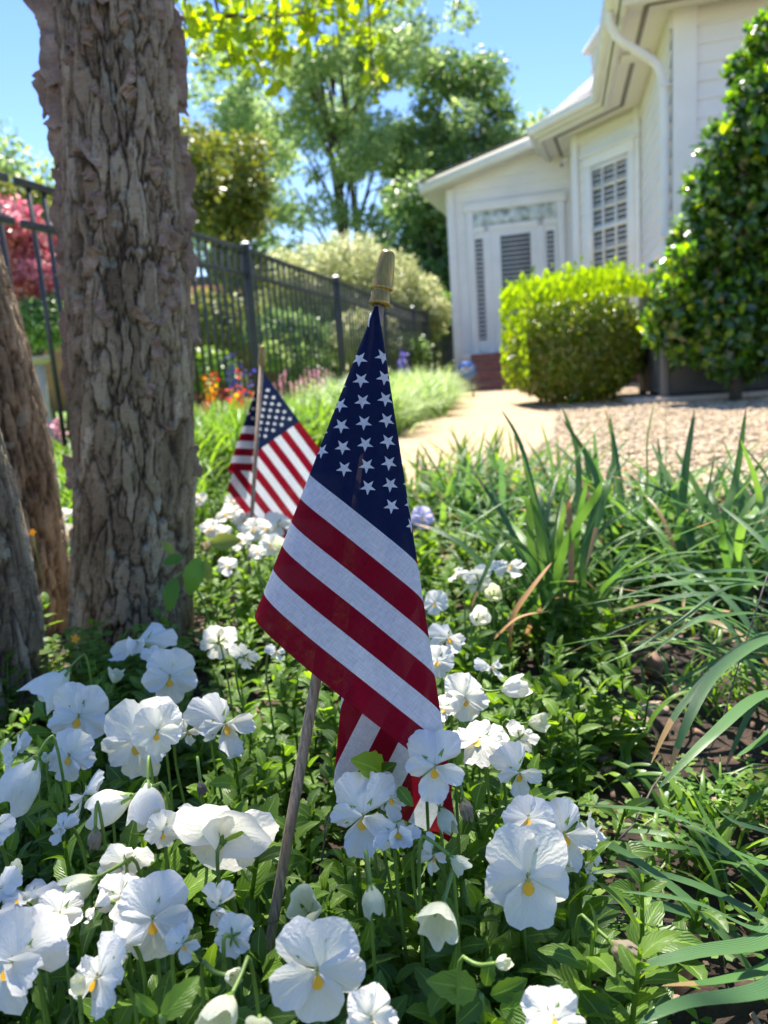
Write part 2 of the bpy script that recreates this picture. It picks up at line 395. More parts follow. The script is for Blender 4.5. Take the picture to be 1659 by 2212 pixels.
M['budpetal'] = petalmat('cream_petal', (.76, .77, .58), (.6, .66, .3))
M['lilac'] = petalmat('lilac_petal', (.62, .56, .84), (.78, .8, .8))
M['wilt'] = petalmat('wilted_petal', (.4, .32, .22), (.28, .24, .14))
M['wiltgrey'] = petalmat('withered_petal', (.16, .135, .13), (.12, .1, .09))
M['throat'] = simple('yellow_throat', (.85, .44, .008), .6, .1, 300)
M['eye'] = simple('green_eye', (.42, .40, .10), .6, .3, 300)
M['sepal'] = leafmat('sepal', [(.14, .25, .045), (.18, .3, .06)], .45, .4, .35, veins=False)
M['pansyleaf'] = leafmat('pansy_leaf', [(.07, .145, .018), (.11, .21, .025), (.17, .29, .035), (.09, .18, .025)], .4, .5, .45)
M['strap'] = leafmat('strap_leaf', [(.045, .12, .03), (.08, .18, .035), (.13, .25, .045), (.07, .15, .05)], .36, .55, .36, veins=False, ribs=True)
M['strapblue'] = leafmat('bluish_strap_leaf', [(.06, .135, .05), (.09, .18, .06), (.075, .17, .045)], .38, .55, .32, veins=False, ribs=True)
M['strapdry'] = leafmat('dry_leaf_tip', [(.38, .2, .08), (.42, .24, .11)], .6, .3, .3, veins=False)
M['liriope'] = leafmat('border_grass_leaf', [(.16, .26, .06), (.24, .36, .10), (.36, .46, .2), (.12, .22, .05)], .4, .5, .4, veins=False)
M['midgreen'] = leafmat('mid_leaf', [(.06, .14, .02), (.11, .22, .03), (.18, .31, .04)], .4, .5, .42, veins=False)
M['clover'] = leafmat('clover_leaf', [(.06, .15, .02), (.09, .2, .025), (.13, .26, .035), (.2, .25, .05)], .5, .3, .4, veins=False)
M['birchleaf'] = leafmat('birch_leaf', [(.14, .24, .012), (.21, .31, .015), (.27, .36, .02)], .45, .4, .55)
M['bush'] = leafmat('privet_leaf', [(.09, .155, .017), (.13, .21, .02), (.21, .19, .04), (.19, .27, .03)], .28, .7, .42, veins=False, zramp=(.68, 1.1, (.24, .36, .025)))
M['holly'] = leafmat('holly_leaf', [(.02, .06, .010), (.035, .10, .014), (.075, .18, .02), (.045, .12, .016)], .3, 1., .34, veins=False)
M['hollynew'] = leafmat('holly_new_leaf', [(.16, .34, .02), (.27, .38, .025), (.10, .28, .02)], .3, .8, .5, veins=False)
M['tree'] = leafmat('tree_leaf', [(.16, .25, .10), (.25, .36, .13), (.34, .44, .17), (.19, .29, .12)], .45, .6, .5, veins=False)
M['treedark'] = leafmat('dark_tree_leaf', [(.07, .15, .045), (.12, .22, .065), (.19, .29, .085)], .4, .6, .45, veins=False)
M['treeolive'] = leafmat('olive_tree_leaf', [(.14, .18, .03), (.25, .25, .035), (.09, .14, .025)], .4, .5, .35, veins=False)
M['varieg'] = leafmat('variegated_leaf', [(.26, .30, .13), (.42, .44, .22), (.56, .56, .34), (.18, .24, .10)], .4, .5, .45, veins=False)
M['maple'] = leafmat('maple_leaf', [(.40, .10, .12), (.52, .2, .22), (.58, .3, .31), (.26, .06, .06)], .4, .5, .4, veins=False)
M['pinkfl'] = leafmat('pink_bloom', [(.6, .28, .36), (.7, .45, .5), (.45, .2, .3)], .6, .3, .3, veins=False)
M['yellowfl'] = leafmat('yellow_bloom', [(.8, .45, .02), (.75, .3, .02)], .6, .3, .3, veins=False)
M['redfl'] = leafmat('red_bloom', [(.7, .1, .05), (.75, .2, .12)], .6, .3, .3, veins=False)
M['purplefl'] = leafmat('purple_bloom', [(.12, .08, .4), (.2, .14, .5)], .6, .3, .3, veins=False)

# flag cloth: stripes and a staggered lattice of five pointed stars from the UVs (u = metres along fly, v = metres down hoist)
FLY, HOIST = .305, .203
CW, CH = .4*FLY, HOIST*7/13
def flagmat():
    m, nt, N, L, p = newmat('flag_cotton')
    tc = N.new('ShaderNodeTexCoord'); sx = N.new('ShaderNodeSeparateXYZ'); L.new(tc.outputs['UV'], sx.inputs[0]); u, v = sx.outputs[0], sx.outputs[1]
    A = lambda op, a, b=None, c=None: mathn(nt, op, a, b, c)
    st = A('FLOOR', A('MULTIPLY', v, 13/HOIST)); red = A('LESS_THAN', A('MODULO', st, 2.), .5)
    incan = A('MULTIPLY', A('LESS_THAN', u, CW), A('LESS_THAN', v, CH))
    ax, by = CW/13.2, CH/10.9
    def lattice(ox, oy):
        # star centres at (ox + 2i) ax, (oy + 2j) by
        px_ = A('SUBTRACT', A('SUBTRACT', A('DIVIDE', u, ax), .5), ox); py_ = A('SUBTRACT', A('SUBTRACT', A('DIVIDE', v, by), .25), oy)
        cx_ = A('MULTIPLY', A('ROUND', A('DIVIDE', px_, 2.)), 2.); cy_ = A('MULTIPLY', A('ROUND', A('DIVIDE', py_, 2.)), 2.)
        dx = A('MULTIPLY', A('SUBTRACT', px_, cx_), ax); dy = A('MULTIPLY', A('SUBTRACT', py_, cy_), by)
        gx = A('ADD', cx_, ox); gy = A('ADD', cy_, oy)
        ok = A('MULTIPLY', A('MULTIPLY', A('GREATER_THAN', A('MINIMUM', gx, A('SUBTRACT', A('ADD', gx, gy), 2.)), .5), A('LESS_THAN', gx, 11.5)), A('MULTIPLY', A('GREATER_THAN', gy, .5), A('LESS_THAN', gy, 9.5)))
        r = A('SQRT', A('ADD', A('MULTIPLY', dx, dx), A('MULTIPLY', dy, dy)))
        ang = A('ARCTAN2', dx, A('MULTIPLY', dy, -1.))       # 0 at the upward tip
        k = A('DIVIDE', ang, 2*math.pi/5); fold = A('MULTIPLY', A('ABSOLUTE', A('SUBTRACT', k, A('ROUND', k))), 2*math.pi/5)
        Rt = .0051; Rn = Rt*.40
        # line from tip (Rt at 0) to notch (Rn at 36 deg): n.x = c
        tx, ty = Rt, 0.; nx_, ny_ = Rn*math.cos(math.pi/5), Rn*math.sin(math.pi/5)
        ex, ey = nx_-tx, ny_-ty; nl = math.hypot(ex, ey); a_, b_ = ey/nl, -ex/nl; cc = a_*tx+b_*ty
        d = A('ADD', A('MULTIPLY', A('MULTIPLY', r, A('COSINE', fold)), a_), A('MULTIPLY', A('MULTIPLY', r, A('SINE', fold)), b_))
        return A('MULTIPLY', A('LESS_THAN', d, cc), ok)
    star = A('MAXIMUM', lattice(1., 1.), lattice(2., 2.))
    # threads of the weave
    wv = A('MAXIMUM', A('SINE', A('MULTIPLY', u, 2*math.pi/.00085)), A('SINE', A('MULTIPLY', v, 2*math.pi/.00085)))
    mott = noise_node(nt, 180, 5, 'UV', .7)
    c = mixc(nt, red, (.70, .72, .76), (.25, .005, .020))
    c = mixc(nt, incan, c, (.010, .018, .065))
    c = mixc(nt, A('MULTIPLY', star, incan), c, (.72, .74, .77))
    hs = N.new('ShaderNodeHueSaturation'); L.new(c, hs.inputs['Color'])
    mpa = N.new('ShaderNodeMapping'); mpa.inputs['Scale'].default_value = (140, 1100, 1); L.new(tc.outputs['UV'], mpa.inputs[0]); ta = noise_node(nt, 1., 3, 'UV', .6, mpa.outputs[0])
    mpb = N.new('ShaderNodeMapping'); mpb.inputs['Scale'].default_value = (1100, 140, 1); L.new(tc.outputs['UV'], mpb.inputs[0]); tb = noise_node(nt, 1., 3, 'UV', .6, mpb.outputs[0])
    L.new(A('MULTIPLY_ADD', wv, .08, A('ADD', A('MULTIPLY_ADD', mott, .2, .30), A('MULTIPLY', A('ADD', ta, tb), .6))), hs.inputs['Value']); c = hs.outputs[0]
    L.new(c, p.inputs['Base Color']); p.inputs['Roughness'].default_value = .9; p.inputs['Specular IOR Level'].default_value = .1
    b = bump(nt, wv, .3, .0003, p)
    t = N.new('ShaderNodeBsdfTranslucent'); h2 = N.new('ShaderNodeHueSaturation'); L.new(c, h2.inputs['Color']); h2.inputs['Value'].default_value = 1.15
    L.new(h2.outputs[0], t.inputs[0])
    mx = N.new('ShaderNodeMixShader'); mx.inputs[0].default_value = .36
    L.new(p.outputs[0], mx.inputs[1]); L.new(t.outputs[0], mx.inputs[2])
    # tiny pores between the threads
    tr = N.new('ShaderNodeBsdfTransparent'); m2 = N.new('ShaderNodeMixShader'); m2.inputs[0].default_value = .015
    L.new(mx.outputs[0], m2.inputs[1]); L.new(tr.outputs[0], m2.inputs[2]); L.new(m2.outputs[0], N['Material Output'].inputs[0])
    return m
M['flag'] = flagmat()
# ------------------------------------------------------------------ ground
def sheet(name, P, z, mat, div=1, amp=0, s=0):
    mb = MB()
    if div == 1:
        mb.quad(*[(x, y, z) for x, y in P])
    else:
        (x0, y0), (x1, y1) = P
        xs = np.linspace(x0, x1, div); ys = np.linspace(y0, y1, div); X, Y = np.meshgrid(xs, ys, indexing='ij')
        Z = z+amp*(fbm(X*7, Y*7, 5, s)-.5); mb.grid(np.stack([X, Y, Z], 2)[:, :, :])
    o = mb.build(name, mat, smooth=True); o['kind'] = 'structure'; return o
gmb = MB()
xs = np.concatenate([[-250, -60, -12], np.linspace(-5, 6, 180), [14, 60, 250]]); ys = np.concatenate([[-40, -4], np.linspace(-.5, 4.5, 150), np.linspace(5, 16, 12), [60, 300]])
X, Y = np.meshgrid(xs, ys, indexing='ij'); Z = .035*(fbm(X*9, Y*9, 5, 1)-.5); Z[(Y < -1) | (Y > 4.2) | (abs(X) > 4)] = -.02
gmb.grid(np.stack([X, Y, Z], 2)); o = gmb.build('ground', M['soil'], smooth=True); o['kind'] = 'structure'
gravel = [(.15, 2.3), (6.5, 1.6), (7.5, 8.2), (3.4, 9.5), (3.8, 12.), (3., 13.6), (1.2, 13.6), (1.0, 11.6), (1.9, 11.2), (1.5, 7.5), (.9, 4.2)]
sheet('gravel_bed', gravel, .022, M['gravel'])
path = [(-.55, 2.2), (.15, 2.3), (.95, 4.2), (1.75, 7.5), (2.25, 11.35), (1.15, 11.35), (.62, 7.6), (.0, 4.3)]
sheet('path', path, .030, M['path'])
lawn = [(-60, 4.5), (-3.2, 3.0), (-2.2, 3.2), (-.9, 6.4), (.35, 11.3), (1.35, 15.3), (1.4, 60), (-60, 60)]
sheet('lawn', lawn, .012, M['lawn'])

# pebbles on the gravel bed
def inpoly(x, y, P):
    c = np.zeros(len(x), bool); n = len(P)
    for i in range(n):
        x1, y1 = P[i]; x2, y2 = P[(i+1) % n]
        t = ((y1 > y) != (y2 > y)) & (x < (x2-x1)*(y-y1)/(y2-y1+1e-12)+x1); c ^= t
    return c
def ico():
    t = (1+5**.5)/2; V = np.array([(-1, t, 0), (1, t, 0), (-1, -t, 0), (1, -t, 0), (0, -1, t), (0, 1, t), (0, -1, -t), (0, 1, -t), (t, 0, -1), (t, 0, 1), (-t, 0, -1), (-t, 0, 1)], float)
    F = np.array([(0, 11, 5), (0, 5, 1), (0, 1, 7), (0, 7, 10), (0, 10, 11), (1, 5, 9), (5, 11, 4), (11, 10, 2), (10, 7, 6), (7, 1, 8), (3, 9, 4), (3, 4, 2), (3, 2, 6), (3, 6, 8), (3, 8, 9), (4, 9, 5), (2, 4, 11), (6, 2, 10), (8, 6, 7), (9, 8, 1)])
    return V/np.linalg.norm(V[0]), F
IV, IF = ico()
n = 95000; px = RNG.uniform(.1, 5.2, n); py = 1.9+RNG.random(n)**1.35*9.5
k = inpoly(px, py, gravel) & ~inpoly(px, py, path); px, py = px[k], py[k]; n = len(px)
S = RNG.lognormal(math.log(.0105), .28, n)[:, None]*np.stack([RNG.uniform(.8, 1.4, n), RNG.uniform(.7, 1.1, n), RNG.uniform(.45, .75, n)], 1)
a = RNG.uniform(0, 2*math.pi, n); Rm = np.zeros((n, 3, 3)); Rm[:, 0, 0] = np.cos(a); Rm[:, 0, 1] = -np.sin(a); Rm[:, 1, 0] = np.sin(a); Rm[:, 1, 1] = np.cos(a); Rm[:, 2, 2] = 1
V, F, _ = scatter(IV, IF, np.stack([px, py, .026+S[:, 2]*.5], 1), Rm, S)
o = link('gravel', mesh_from('gravel', V, F), M['pebble']); tag(o, 'cream and tan pebbles covering the ground beside the path', 'gravel', kind='stuff')

# ------------------------------------------------------------------ leaf clouds
LV = np.array([(0, 0, 0), (-.28, .35, .03), (-.24, .7, .02), (0, 1, -.06), (.24, .7, .02), (.28, .35, .03), (0, .5, -.03)], float)
LF = np.array([(0, 6, 1, 1), (1, 6, 2, 2), (2, 6, 3, 3), (3, 6, 4, 4), (4, 6, 5, 5), (5, 6, 0, 0)])[:, :3]
LUV = LV[:, :2]+[.5, 0]
def leafcloud(name, P, Nn, size, mat, parent=None, droop=.3, jit=.9, rng=RNG):
    n = len(P); nn = Nn/np.linalg.norm(Nn, axis=1, keepdims=True)
    d = rnd_dir(n, rng)*jit+nn*.35; d[:, 2] -= droop
    hint = nn+rnd_dir(n, rng)*.7; hint[:, 2] += .5
    S = size*rng.lognormal(0, .25, n)
    V, F, uv = scatter(LV, LF, P, frames(d, hint), S, LUV)
    return link(name, mesh_from(name, V, F, uv), mat, parent)
def blobs(B, n, rng=RNG, shell=.45):
    """leaf positions in and near the surface of ellipsoid clumps B: (x,y,z,rx,ry,rz)"""
    B = np.array(B, float); vol = (B[:, 3]*B[:, 4]+B[:, 4]*B[:, 5]+B[:, 3]*B[:, 5]); idx = rng.choice(len(B), n, p=vol/vol.sum())
    d = rnd_dir(n, rng); r = 1-shell*rng.random(n)**1.4*1.; r *= 1+.12*rng.normal(size=n)
    P = B[idx, :3]+d*B[idx, 3:]*r[:, None]; return P, d
def crown_blobs(c, R, n, br, rng, flat=.8):
    out = []
    for i in range(n):
        d = rnd_dir(1, rng)[0]*rng.random()**.4; r = br*rng.uniform(.6, 1.3)
        out.append((c[0]+d[0]*R[0], c[1]+d[1]*R[1], c[2]+d[2]*R[2], r, r, r*flat))
    return out
def tree(name, label, base, H, c, R, nb, br, nleaf, ls, mat, seed=1, tr=.15, group=None, droop=.25, trunks=1, lean=0.):
    rng = np.random.default_rng(seed); t = thing(name, base, label, 'tree', group)
    B = crown_blobs(c, R, nb, br, rng); P, d = blobs(B, nleaf, rng)
    leafcloud('crown', P, d, ls, mat, t, droop, rng=rng)
    mb = MB(); b = np.array(base, float)
    for q in range(trunks):
        off = np.array([(q-(trunks-1)/2)*tr*3.2, 0, 0]); top = np.array(c)+off*1.5+np.array([0, 0, R[2]*.55])
        pts = [b+off+(top-b-off)*s+np.array([math.sin(s*5+q)*tr*.6, 0, 0]) for s in np.linspace(0, 1, 7)]
        mb.tube(pts, [tr*(1-.8*s) for s in np.linspace(0, 1, 7)], 9)
    mb.build('trunk', M['farbark'], t, True)
    lb = MB()
    for i in range(min(nb, 26)):
        e = np.array(B[i][:3]); s = rng.uniform(.25, .8); st = b+(np.array(c)+[0, 0, R[2]*.55]-b)*s
        if e[2] < st[2]-.3: st = b+(np.array(c)+[0, 0, R[2]*.55]-b)*.25
        lb.tube([st, (st+e)/2+[0, 0, .1*R[2]], e], [tr*.34, tr*.2, tr*.06], 5)
    lb.build('limb', M['farbark'], t, True)
    return t
def fromY(px, py, Y): return atY(px, py, Y)
# central airy tree, seen above the clipped hedge
c = atY(735, 215, 26)
tree('shade_tree', 'tall airy tree with two grey trunks behind the clipped hedge', (c[0], 26, 0), 12, (c[0]-.2, 26, c[2]+.3), (4.7, 2.6, 5.8), 120, .6, 42000, .13, M['tree'], 11, .15, trunks=2)
c = atY(1000, 350, 27)
tree('oak_tree', 'dense dark green tree rising left of the white house roof', (c[0], 27, 0), 9, (c[0], 27, c[2]), (2.3, 1.9, 3.2), 52, .68, 30000, .14, M['treedark'], 12, .2)
c = atY(930, 520, 21)
tree('oak_tree', 'low dark shade tree between the clipped hedge and the house corner', (c[0]+.2, 21, 0), 5, (c[0]+.2, 21, c[2]-.4), (1.8, 1.2, 2.1), 30, .7, 14000, .15, M['treedark'], 13, .18)
c = atY(470, 400, 13)
tree('olive_tree', 'small yellow-olive tree just right of the peeling trunk beyond the fence', (c[0], 13, 0), 5, (c[0]-.1, 13, c[2]-.35), (.85, .9, 1.35), 26, .32, 10000, .085, M['treeolive'], 14, .07)
c = atY(480, 330, 30)
tree('shade_tree', 'hazy tall tree seen between the peeling trunk and the airy tree', (c[0], 30, 0), 9, (c[0]+.4, 30, c[2]-1.2), (2.6, 2.0, 3.6), 46, .7, 16000, .15, M['tree'], 15, .2)
c = atY(20, 370, 14)
tree('shade_tree', 'bushy tree at the far left above the iron fence', (c[0]-.8, 14, 0), 6, (c[0]-.6, 14, c[2]-.9), (2.0, 1.6, 1.75), 40, .55, 15000, .11, M['tree'], 16, .14)
c = atY(1150, 290, 26)
tree('shade_tree', 'pale treetop peeking over the low house roof', (c[0], 26, 0), 8, (c[0], 26, c[2]-1.5), (1.7, 1.4, 2.2), 24, .6, 7000, .17, M['tree'], 17, .15)
# far-off wood closing the view between the trees
rng = np.random.default_rng(5); B = []
for i in range(60):
    x = rng.uniform(-22, 9); B.append((x, rng.uniform(28, 34), rng.uniform(.5, 3.4), 1.7, 1.4, 1.7))
P, d = blobs(B, 26000, rng); o = leafcloud('far_wood', P, d, .26, M['treedark'], rng=rng)
tag(o, 'low dark wood far behind the fence and hedge', 'wood', kind='stuff')
# red japanese maple beyond the fence, far left
c = atY(70, 560, 6.6)
tree('maple_tree', 'red leaved maple behind the fence at the left edge', (c[0]-.1, 6.6, 0), 2.4, (c[0]-.05, 6.6, c[2]), (.42, .45, .42), 22, .16, 8000, .05, M['maple'], 18, .035, droop=.5)

# clipped variegated hedge
def shrub(name, label, B, n, ls, mat, seed, base, cat='bush', extra=None, stems=5, shell=.35):
    rng = np.random.default_rng(seed); t = thing(name, base, label, cat)
    P, d = blobs(B, n, rng, shell); leafcloud('foliage', P, d, ls, mat, t, .0, .8, rng)
    if extra:
        P, d = blobs(extra[0], extra[1], rng, .3); leafcloud('new_growth', P, d, extra[2], extra[3], t, -.3, .8, rng)
    mb = MB(); b = np.array(base, float)
    for i in range(stems):
        e = np.array(B[i % len(B)][:3]); o = np.array([rng.uniform(-.12, .12), rng.uniform(-.1, .1), 0])
        mb.tube([b+o, (b+e)/2+o*2, e+o*3], [.022, .016, .008], 6)
    mb.build('stem', M['farbark'], t, True); return t
Bh = []
rng = np.random.default_rng(8)
for (x0, y0, r) in [(600, 560, .55), (680, 545, .62), (760, 540, .68), (840, 565, .66), (905, 600, .5), (940, 640, .33), (640, 600, .62), (720, 610, .75), (800, 620, .72), (870, 640, .55)]:
    c = atY(x0, y0+18, 14.4); Bh.append((c[0], 14.4+rng.uniform(-.3, .5), c[2]-.1, r*.85, r*.85, r*.72))
for (x0, y0, r) in [(620, 690, .7), (700, 700, .75), (790, 700, .75), (870, 700, .6), (930, 690, .35)]:
    c = atY(x0, y0, 14.6); Bh.append((c[0], 14.7, c[2], r, r, r))
shrub('clipped_hedge', 'large rounded grey-green clipped hedge behind the fence', Bh, 60000, .05, M['varieg'], 21, (-.5, 14.4, 0), 'hedge')
# a dead reddish patch in that hedge is its own low shrub in front; neighbours' planting
rng = np.random.default_rng(31)
def lowshrub(px, py, Y, r, mat, label, n=2600, ls=.05, seed=0, flat=.8):
    c = atY(px, py, Y); B = [(c[0]+rng.uniform(-.3, .3)*r, Y+rng.uniform(-.3, .3)*r, max(.15, c[2]+rng.uniform(-.3, .2)*r), r*.6, r*.6, r*.5*flat) for i in range(7)]
    return shrub('garden_shrub', label, B, n, ls, mat, 40+seed, (c[0], Y, 0), 'bush', stems=3)
lowshrub(480, 700, 11., .75, M['treeolive'], 'pale mottled shrub seen through the fence beside the peeling trunk', 5000, .06, 1)
lowshrub(620, 720, 10.5, .7, M['treedark'], 'dark green shrub through the fence left of the near flag', 4000, .06, 2)
lowshrub(660, 790, 10.2, .45, M['treedark'], 'low dark shrub through the fence above the pink blooms', 3000, .05, 3)
lowshrub(790, 720, 12.5, .75, M['varieg'], 'grey mottled shrub through the fence right behind the near flag', 4500, .055, 4)
lowshrub(590, 765, 8.4, .22, M['liriope'], 'small bright yellow-green shrub through the fence behind the far flag', 1500, .04, 5)
lowshrub(870, 760, 13.2, .55, M['treedark'], 'dark shrub through the fence right of the near flag', 3000, .06, 6)
lowshrub(940, 660, 15.8, .55, M['midgreen'], 'light green shrub over the fence at the house corner', 4500, .07, 7)
lowshrub(440, 800, 8.0, .42, M['midgreen'], 'round green shrub through the fence beside the peeling trunk foot', 3000, .045, 8)
lowshrub(100, 690, 6.2, .35, M['treedark'], 'dark low shrub beneath the red maple', 3000, .04, 9)
lowshrub(120, 640, 7.4, .3, M['maple'], 'dull red low shrub under the maple by the trunk', 1800, .045, 10)
lowshrub(30, 470, 9.5, .8, M['treeolive'], 'grey olive shrub above the red maple', 5000, .07, 11)
# brown brick building beyond the fence
t = thing('brick_building', (-4.5, 19, 0), 'low brown brick building glimpsed through the fence beside the trunk', 'building')
mb = MB(); mb.box((-5.2, 20.5, 1.35), (6.0, 3, 2.7)); mb.build('wall', M['brick2'], t)
mb = MB(); mb.box((-5.2, 20.5, 2.8), (6.5, 3.5, .16)); mb.build('roof', M['shingle'], t)
# stone birdbath glimpsed by the trunk
b = atY(97, 870, 5.6); t = thing('birdbath', (b[0], 5.6, 0), 'pale stone birdbath behind the fence left of the trunk', 'birdbath')
zz = atY(97, 768, 5.6)[2]
MB().lathe((b[0], 5.6, 0), (0, 0, 1), [(.09, 0), (.09, .04), (.045, .08), (.028, zz*.5), (.035, zz-.06)], 18).build('pedestal', M['stone'], t, True)
MB().lathe((b[0], 5.6, zz-.06), (0, 0, 1), [(.035, 0), (.10, .03), (.11, .055), (.095, .055), (.02, .03)], 22).build('basin', M['stone'], t, True)

# ------------------------------------------------------------------ iron fence
FL = [(-2.0, 2.0), (-1.53, 3.62), (-.88, 5.96), (-.33, 8.33), (.19, 10.7), (.70, 13.1), (1.0, 14.2), (1.45, 15.9)]
FT = 1.40
def fence_panel(A, B, label, gap=.135):
    A = np.array([*A, 0.]); B = np.array([*B, 0.]); d = B-A; Ln = np.linalg.norm(d); d /= Ln; sd = np.array([-d[1], d[0], 0]); up = np.array([0, 0, 1.])
    t = thing('iron_fence', A, label, 'fence', 'black iron fence panels along the garden')
    for zr in (FT-.02, FT-.20, .16):
        MB().box((A+B)/2+up*zr, (Ln-.055, .028, .034), (d, sd, up)).build('rail', M['iron'], t, bevel=.003)
    n = max(3, int(round(Ln/gap)))
    for i in range(1, n):
        p_ = A+d*Ln*i/n
        MB().box(p_+up*(FT/2+.045), (.017, .017, FT-.135), (d, sd, up)).build('picket', M['iron'], t)
def fence_post(P, label, light=True):
    t = thing('fence_post', (P[0], P[1], 0), label, 'fence post', 'black square fence posts')
    MB().box((P[0], P[1], FT/2), (.056, .056, FT+.03)).build('post', M['iron'], t, bevel=.004)
    mb = MB(); mb.box((P[0], P[1], FT+.022), (.07, .07, .014)); z = FT+.029; h = .032
    mb.add([(P[0]-h, P[1]-h, z), (P[0]+h, P[1]-h, z), (P[0]+h, P[1]+h, z), (P[0]-h, P[1]+h, z), (P[0], P[1], z+.022)], [[0, 1, 4], [1, 2, 4], [2, 3, 4], [3, 0, 4]])
    mb.build('cap', M['grey_metal'], t, bevel=.002)
plab = ['nearest panel of the iron fence at the left edge beside the thick trunk', 'fence panel passing behind the thick peeling trunk', 'fence panel behind the far flag', 'fence panel right behind the top of the near flag',
        'fence panel seen just right of the near flag top', 'fence panel with a flower bed in front between the two right posts', 'last fence panel meeting the white house corner']
for i in range(len(FL)-1):
    fence_panel(FL[i], FL[i+1], plab[i], .105 if i < 2 else .135)
for i, lb in ((1, 'fence post hidden behind the thick trunk'), (2, 'tall near fence post rising behind the far flag'), (3, 'fence post just left of the near flag tip'), (4, 'fence post behind the near flag'), (5, 'thin fence post right of the near flag'), (6, 'last fence post before the white house corner')):
    if i != 1: fence_post(FL[i], lb)

# ------------------------------------------------------------------ the white house
K = np.array([3.12, 8.2]); P1 = np.array([3.78, 11.]); P2 = np.array([3.2, 12.3]); P2b = np.array([3.55, 13.35]); P3 = np.array([1.45, 14.05])
uK = nrm([.96, -.27]); KR = K+uK*5.
EV = 3.66                                        # soffit height
house = thing('house', (3.5, 11, 0), 'white clapboard house with angled bay, window and glazed door', 'house')
def onplane(px, py, A, B, off=0.):
    """point where the pixel ray meets the vertical plane through plan line A-B moved outward by off"""
    d = nrm(np.array(B)-np.array(A)); nn = np.array([d[1], -d[0]]); q = ray(px, py)
    s = ((np.array(A)+nn*off)-CP[:2])@nn/(q[:2]@nn); return CP+q*s
def clap(A, B, z0, z1, exp=.17, off=0., extra=None):
    """lapped boards between plan points A and B (outside is on the left of A->B turned by -90)"""
    A = np.array([*A, 0.]); B = np.array([*B, 0.]); d = nrm(B-A); nn = np.array([d[1], -d[0], 0]); mb = MB()
    z = z0
    while z < z1-.01:
        zt = min(z+exp, z1); o0 = nn*(.022+off); o1 = nn*(.004+off)
        a0, b0 = A+o0+[0, 0, z], B+o0+[0, 0, z]; a1, b1 = A+o1+[0, 0, zt], B+o1+[0, 0, zt]; a2, b2 = A+o1+[0, 0, z], B+o1+[0, 0, z]
        mb.quad(a0, b0, b1, a1); mb.quad(a2, b2, b0, a0); z = zt
    return mb
def wallmb(mb, A, B, z0, z1, th=.12):
    A = np.array([*A, 0.]); B = np.array([*B, 0.]); d = nrm(B-A); nn = np.array([d[1], -d[0], 0])
    mb.box((A+B)/2-nn*th/2+[0, 0, (z0+z1)/2], (np.linalg.norm(B-A), th, z1-z0), (d, nn, np.array([0, 0, 1.]))); return mb
Z0 = .35
# orientation: going left to right as seen from the camera, outside is toward the camera: n = (d.y, -d.x)
for nm, A, B, zt in (('siding_door_wall', P3, P2b, 4.4), ('siding_window_wall', P2, P1, EV+.3), ('siding_side_wall', P1, K, EV+.3), ('siding_front_wall', K, KR, 6.0)):
    if nm == 'siding_door_wall':   # boards stop under the sloping roof
        mb = MB(); RA = onplane(905, 396, P3, P2b, .35); RB = onplane(1178, 279, P3, P2b, .35); dd_ = nrm(P2b-P3); Lw_ = np.linalg.norm(P2b-P3)
        sA, sB = (RA[:2]-P3)@dd_, (RB[:2]-P3)@dd_; z = Z0
        while z < 4.3:
            zr_ = z+.165; s_ = sA+(zr_+.02-RA[2])/(RB[2]-RA[2])*(sB-sA); s_ = max(0., s_)
            if s_ < Lw_: q_ = clap(P3+dd_*s_, B, z, zr_, .165); mb.add(q_.V, q_.F)
            z = zr_
    else: mb = clap(A, B, Z0, zt, .165)
    mb.build('siding', M['siding'], house)
mb = MB()
for A, B, zt in ((P3, P2b, 3.55), (P2b, P2, 4.0), (P2, P1, EV+.3), (P1, K, EV+.3), (K, KR, 6.0)): wallmb(mb, A, B, 0, zt)
leftback = P3+np.array([.29, .956])*6; wallmb(mb, leftback, P3, 0, 3.4)
mb.build('wall', M['siding'], house)
mb = MB()
for A, B in ((P3, P2b), (P2, P1), (P1, K), (K, KR)):
    A3 = np.array([*A, 0.]); B3 = np.array([*B, 0.]); d = nrm(B3-A3); nn = np.array([d[1], -d[0], 0])
    mb.box((A3+B3)/2+nn*.02+[0, 0, .17], (np.linalg.norm(B3-A3), .05, .345), (d, nn, np.array([0, 0, 1.])))
mb.build('foundation', M['brick'], house)
def board(A, B, s, w_, z0, z1, th, mat, name='trim', par=None, off=.024, mb=None):
    """upright/flat board on wall A-B centred at distance s from A, width w_"""
    A3 = np.array([*A, 0.]); d = nrm(np.array([*B, 0.])-A3); nn = np.array([d[1], -d[0], 0]); m_ = mb or MB()
    m_.box(A3+d*s+nn*(off+th/2)+[0, 0, (z0+z1)/2], (w_, th, z1-z0), (d, nn, np.array([0, 0, 1.])))
    return m_ if mb is not None else m_.build(name, mat, par or house, bevel=.004)
def along(A, B, P): d = nrm(np.array(B)-np.array(A)); return float((P[:2]-np.array(A))@d)
# corner boards
board(K, KR, .11, .22, .3, 6., .03, M['white'], 'corner_board')
Lw = np.linalg.norm(P1-P2)
board(P2, P1, .07, .14, .3, EV, .03, M['white'], 'corner_board')
board(P2, P1, Lw-.06, .1, .3, EV, .028, M['white'], 'corner_board')
board(P3, P2b, .07, .14, .3, 3.4, .03, M['white'], 'corner_board')
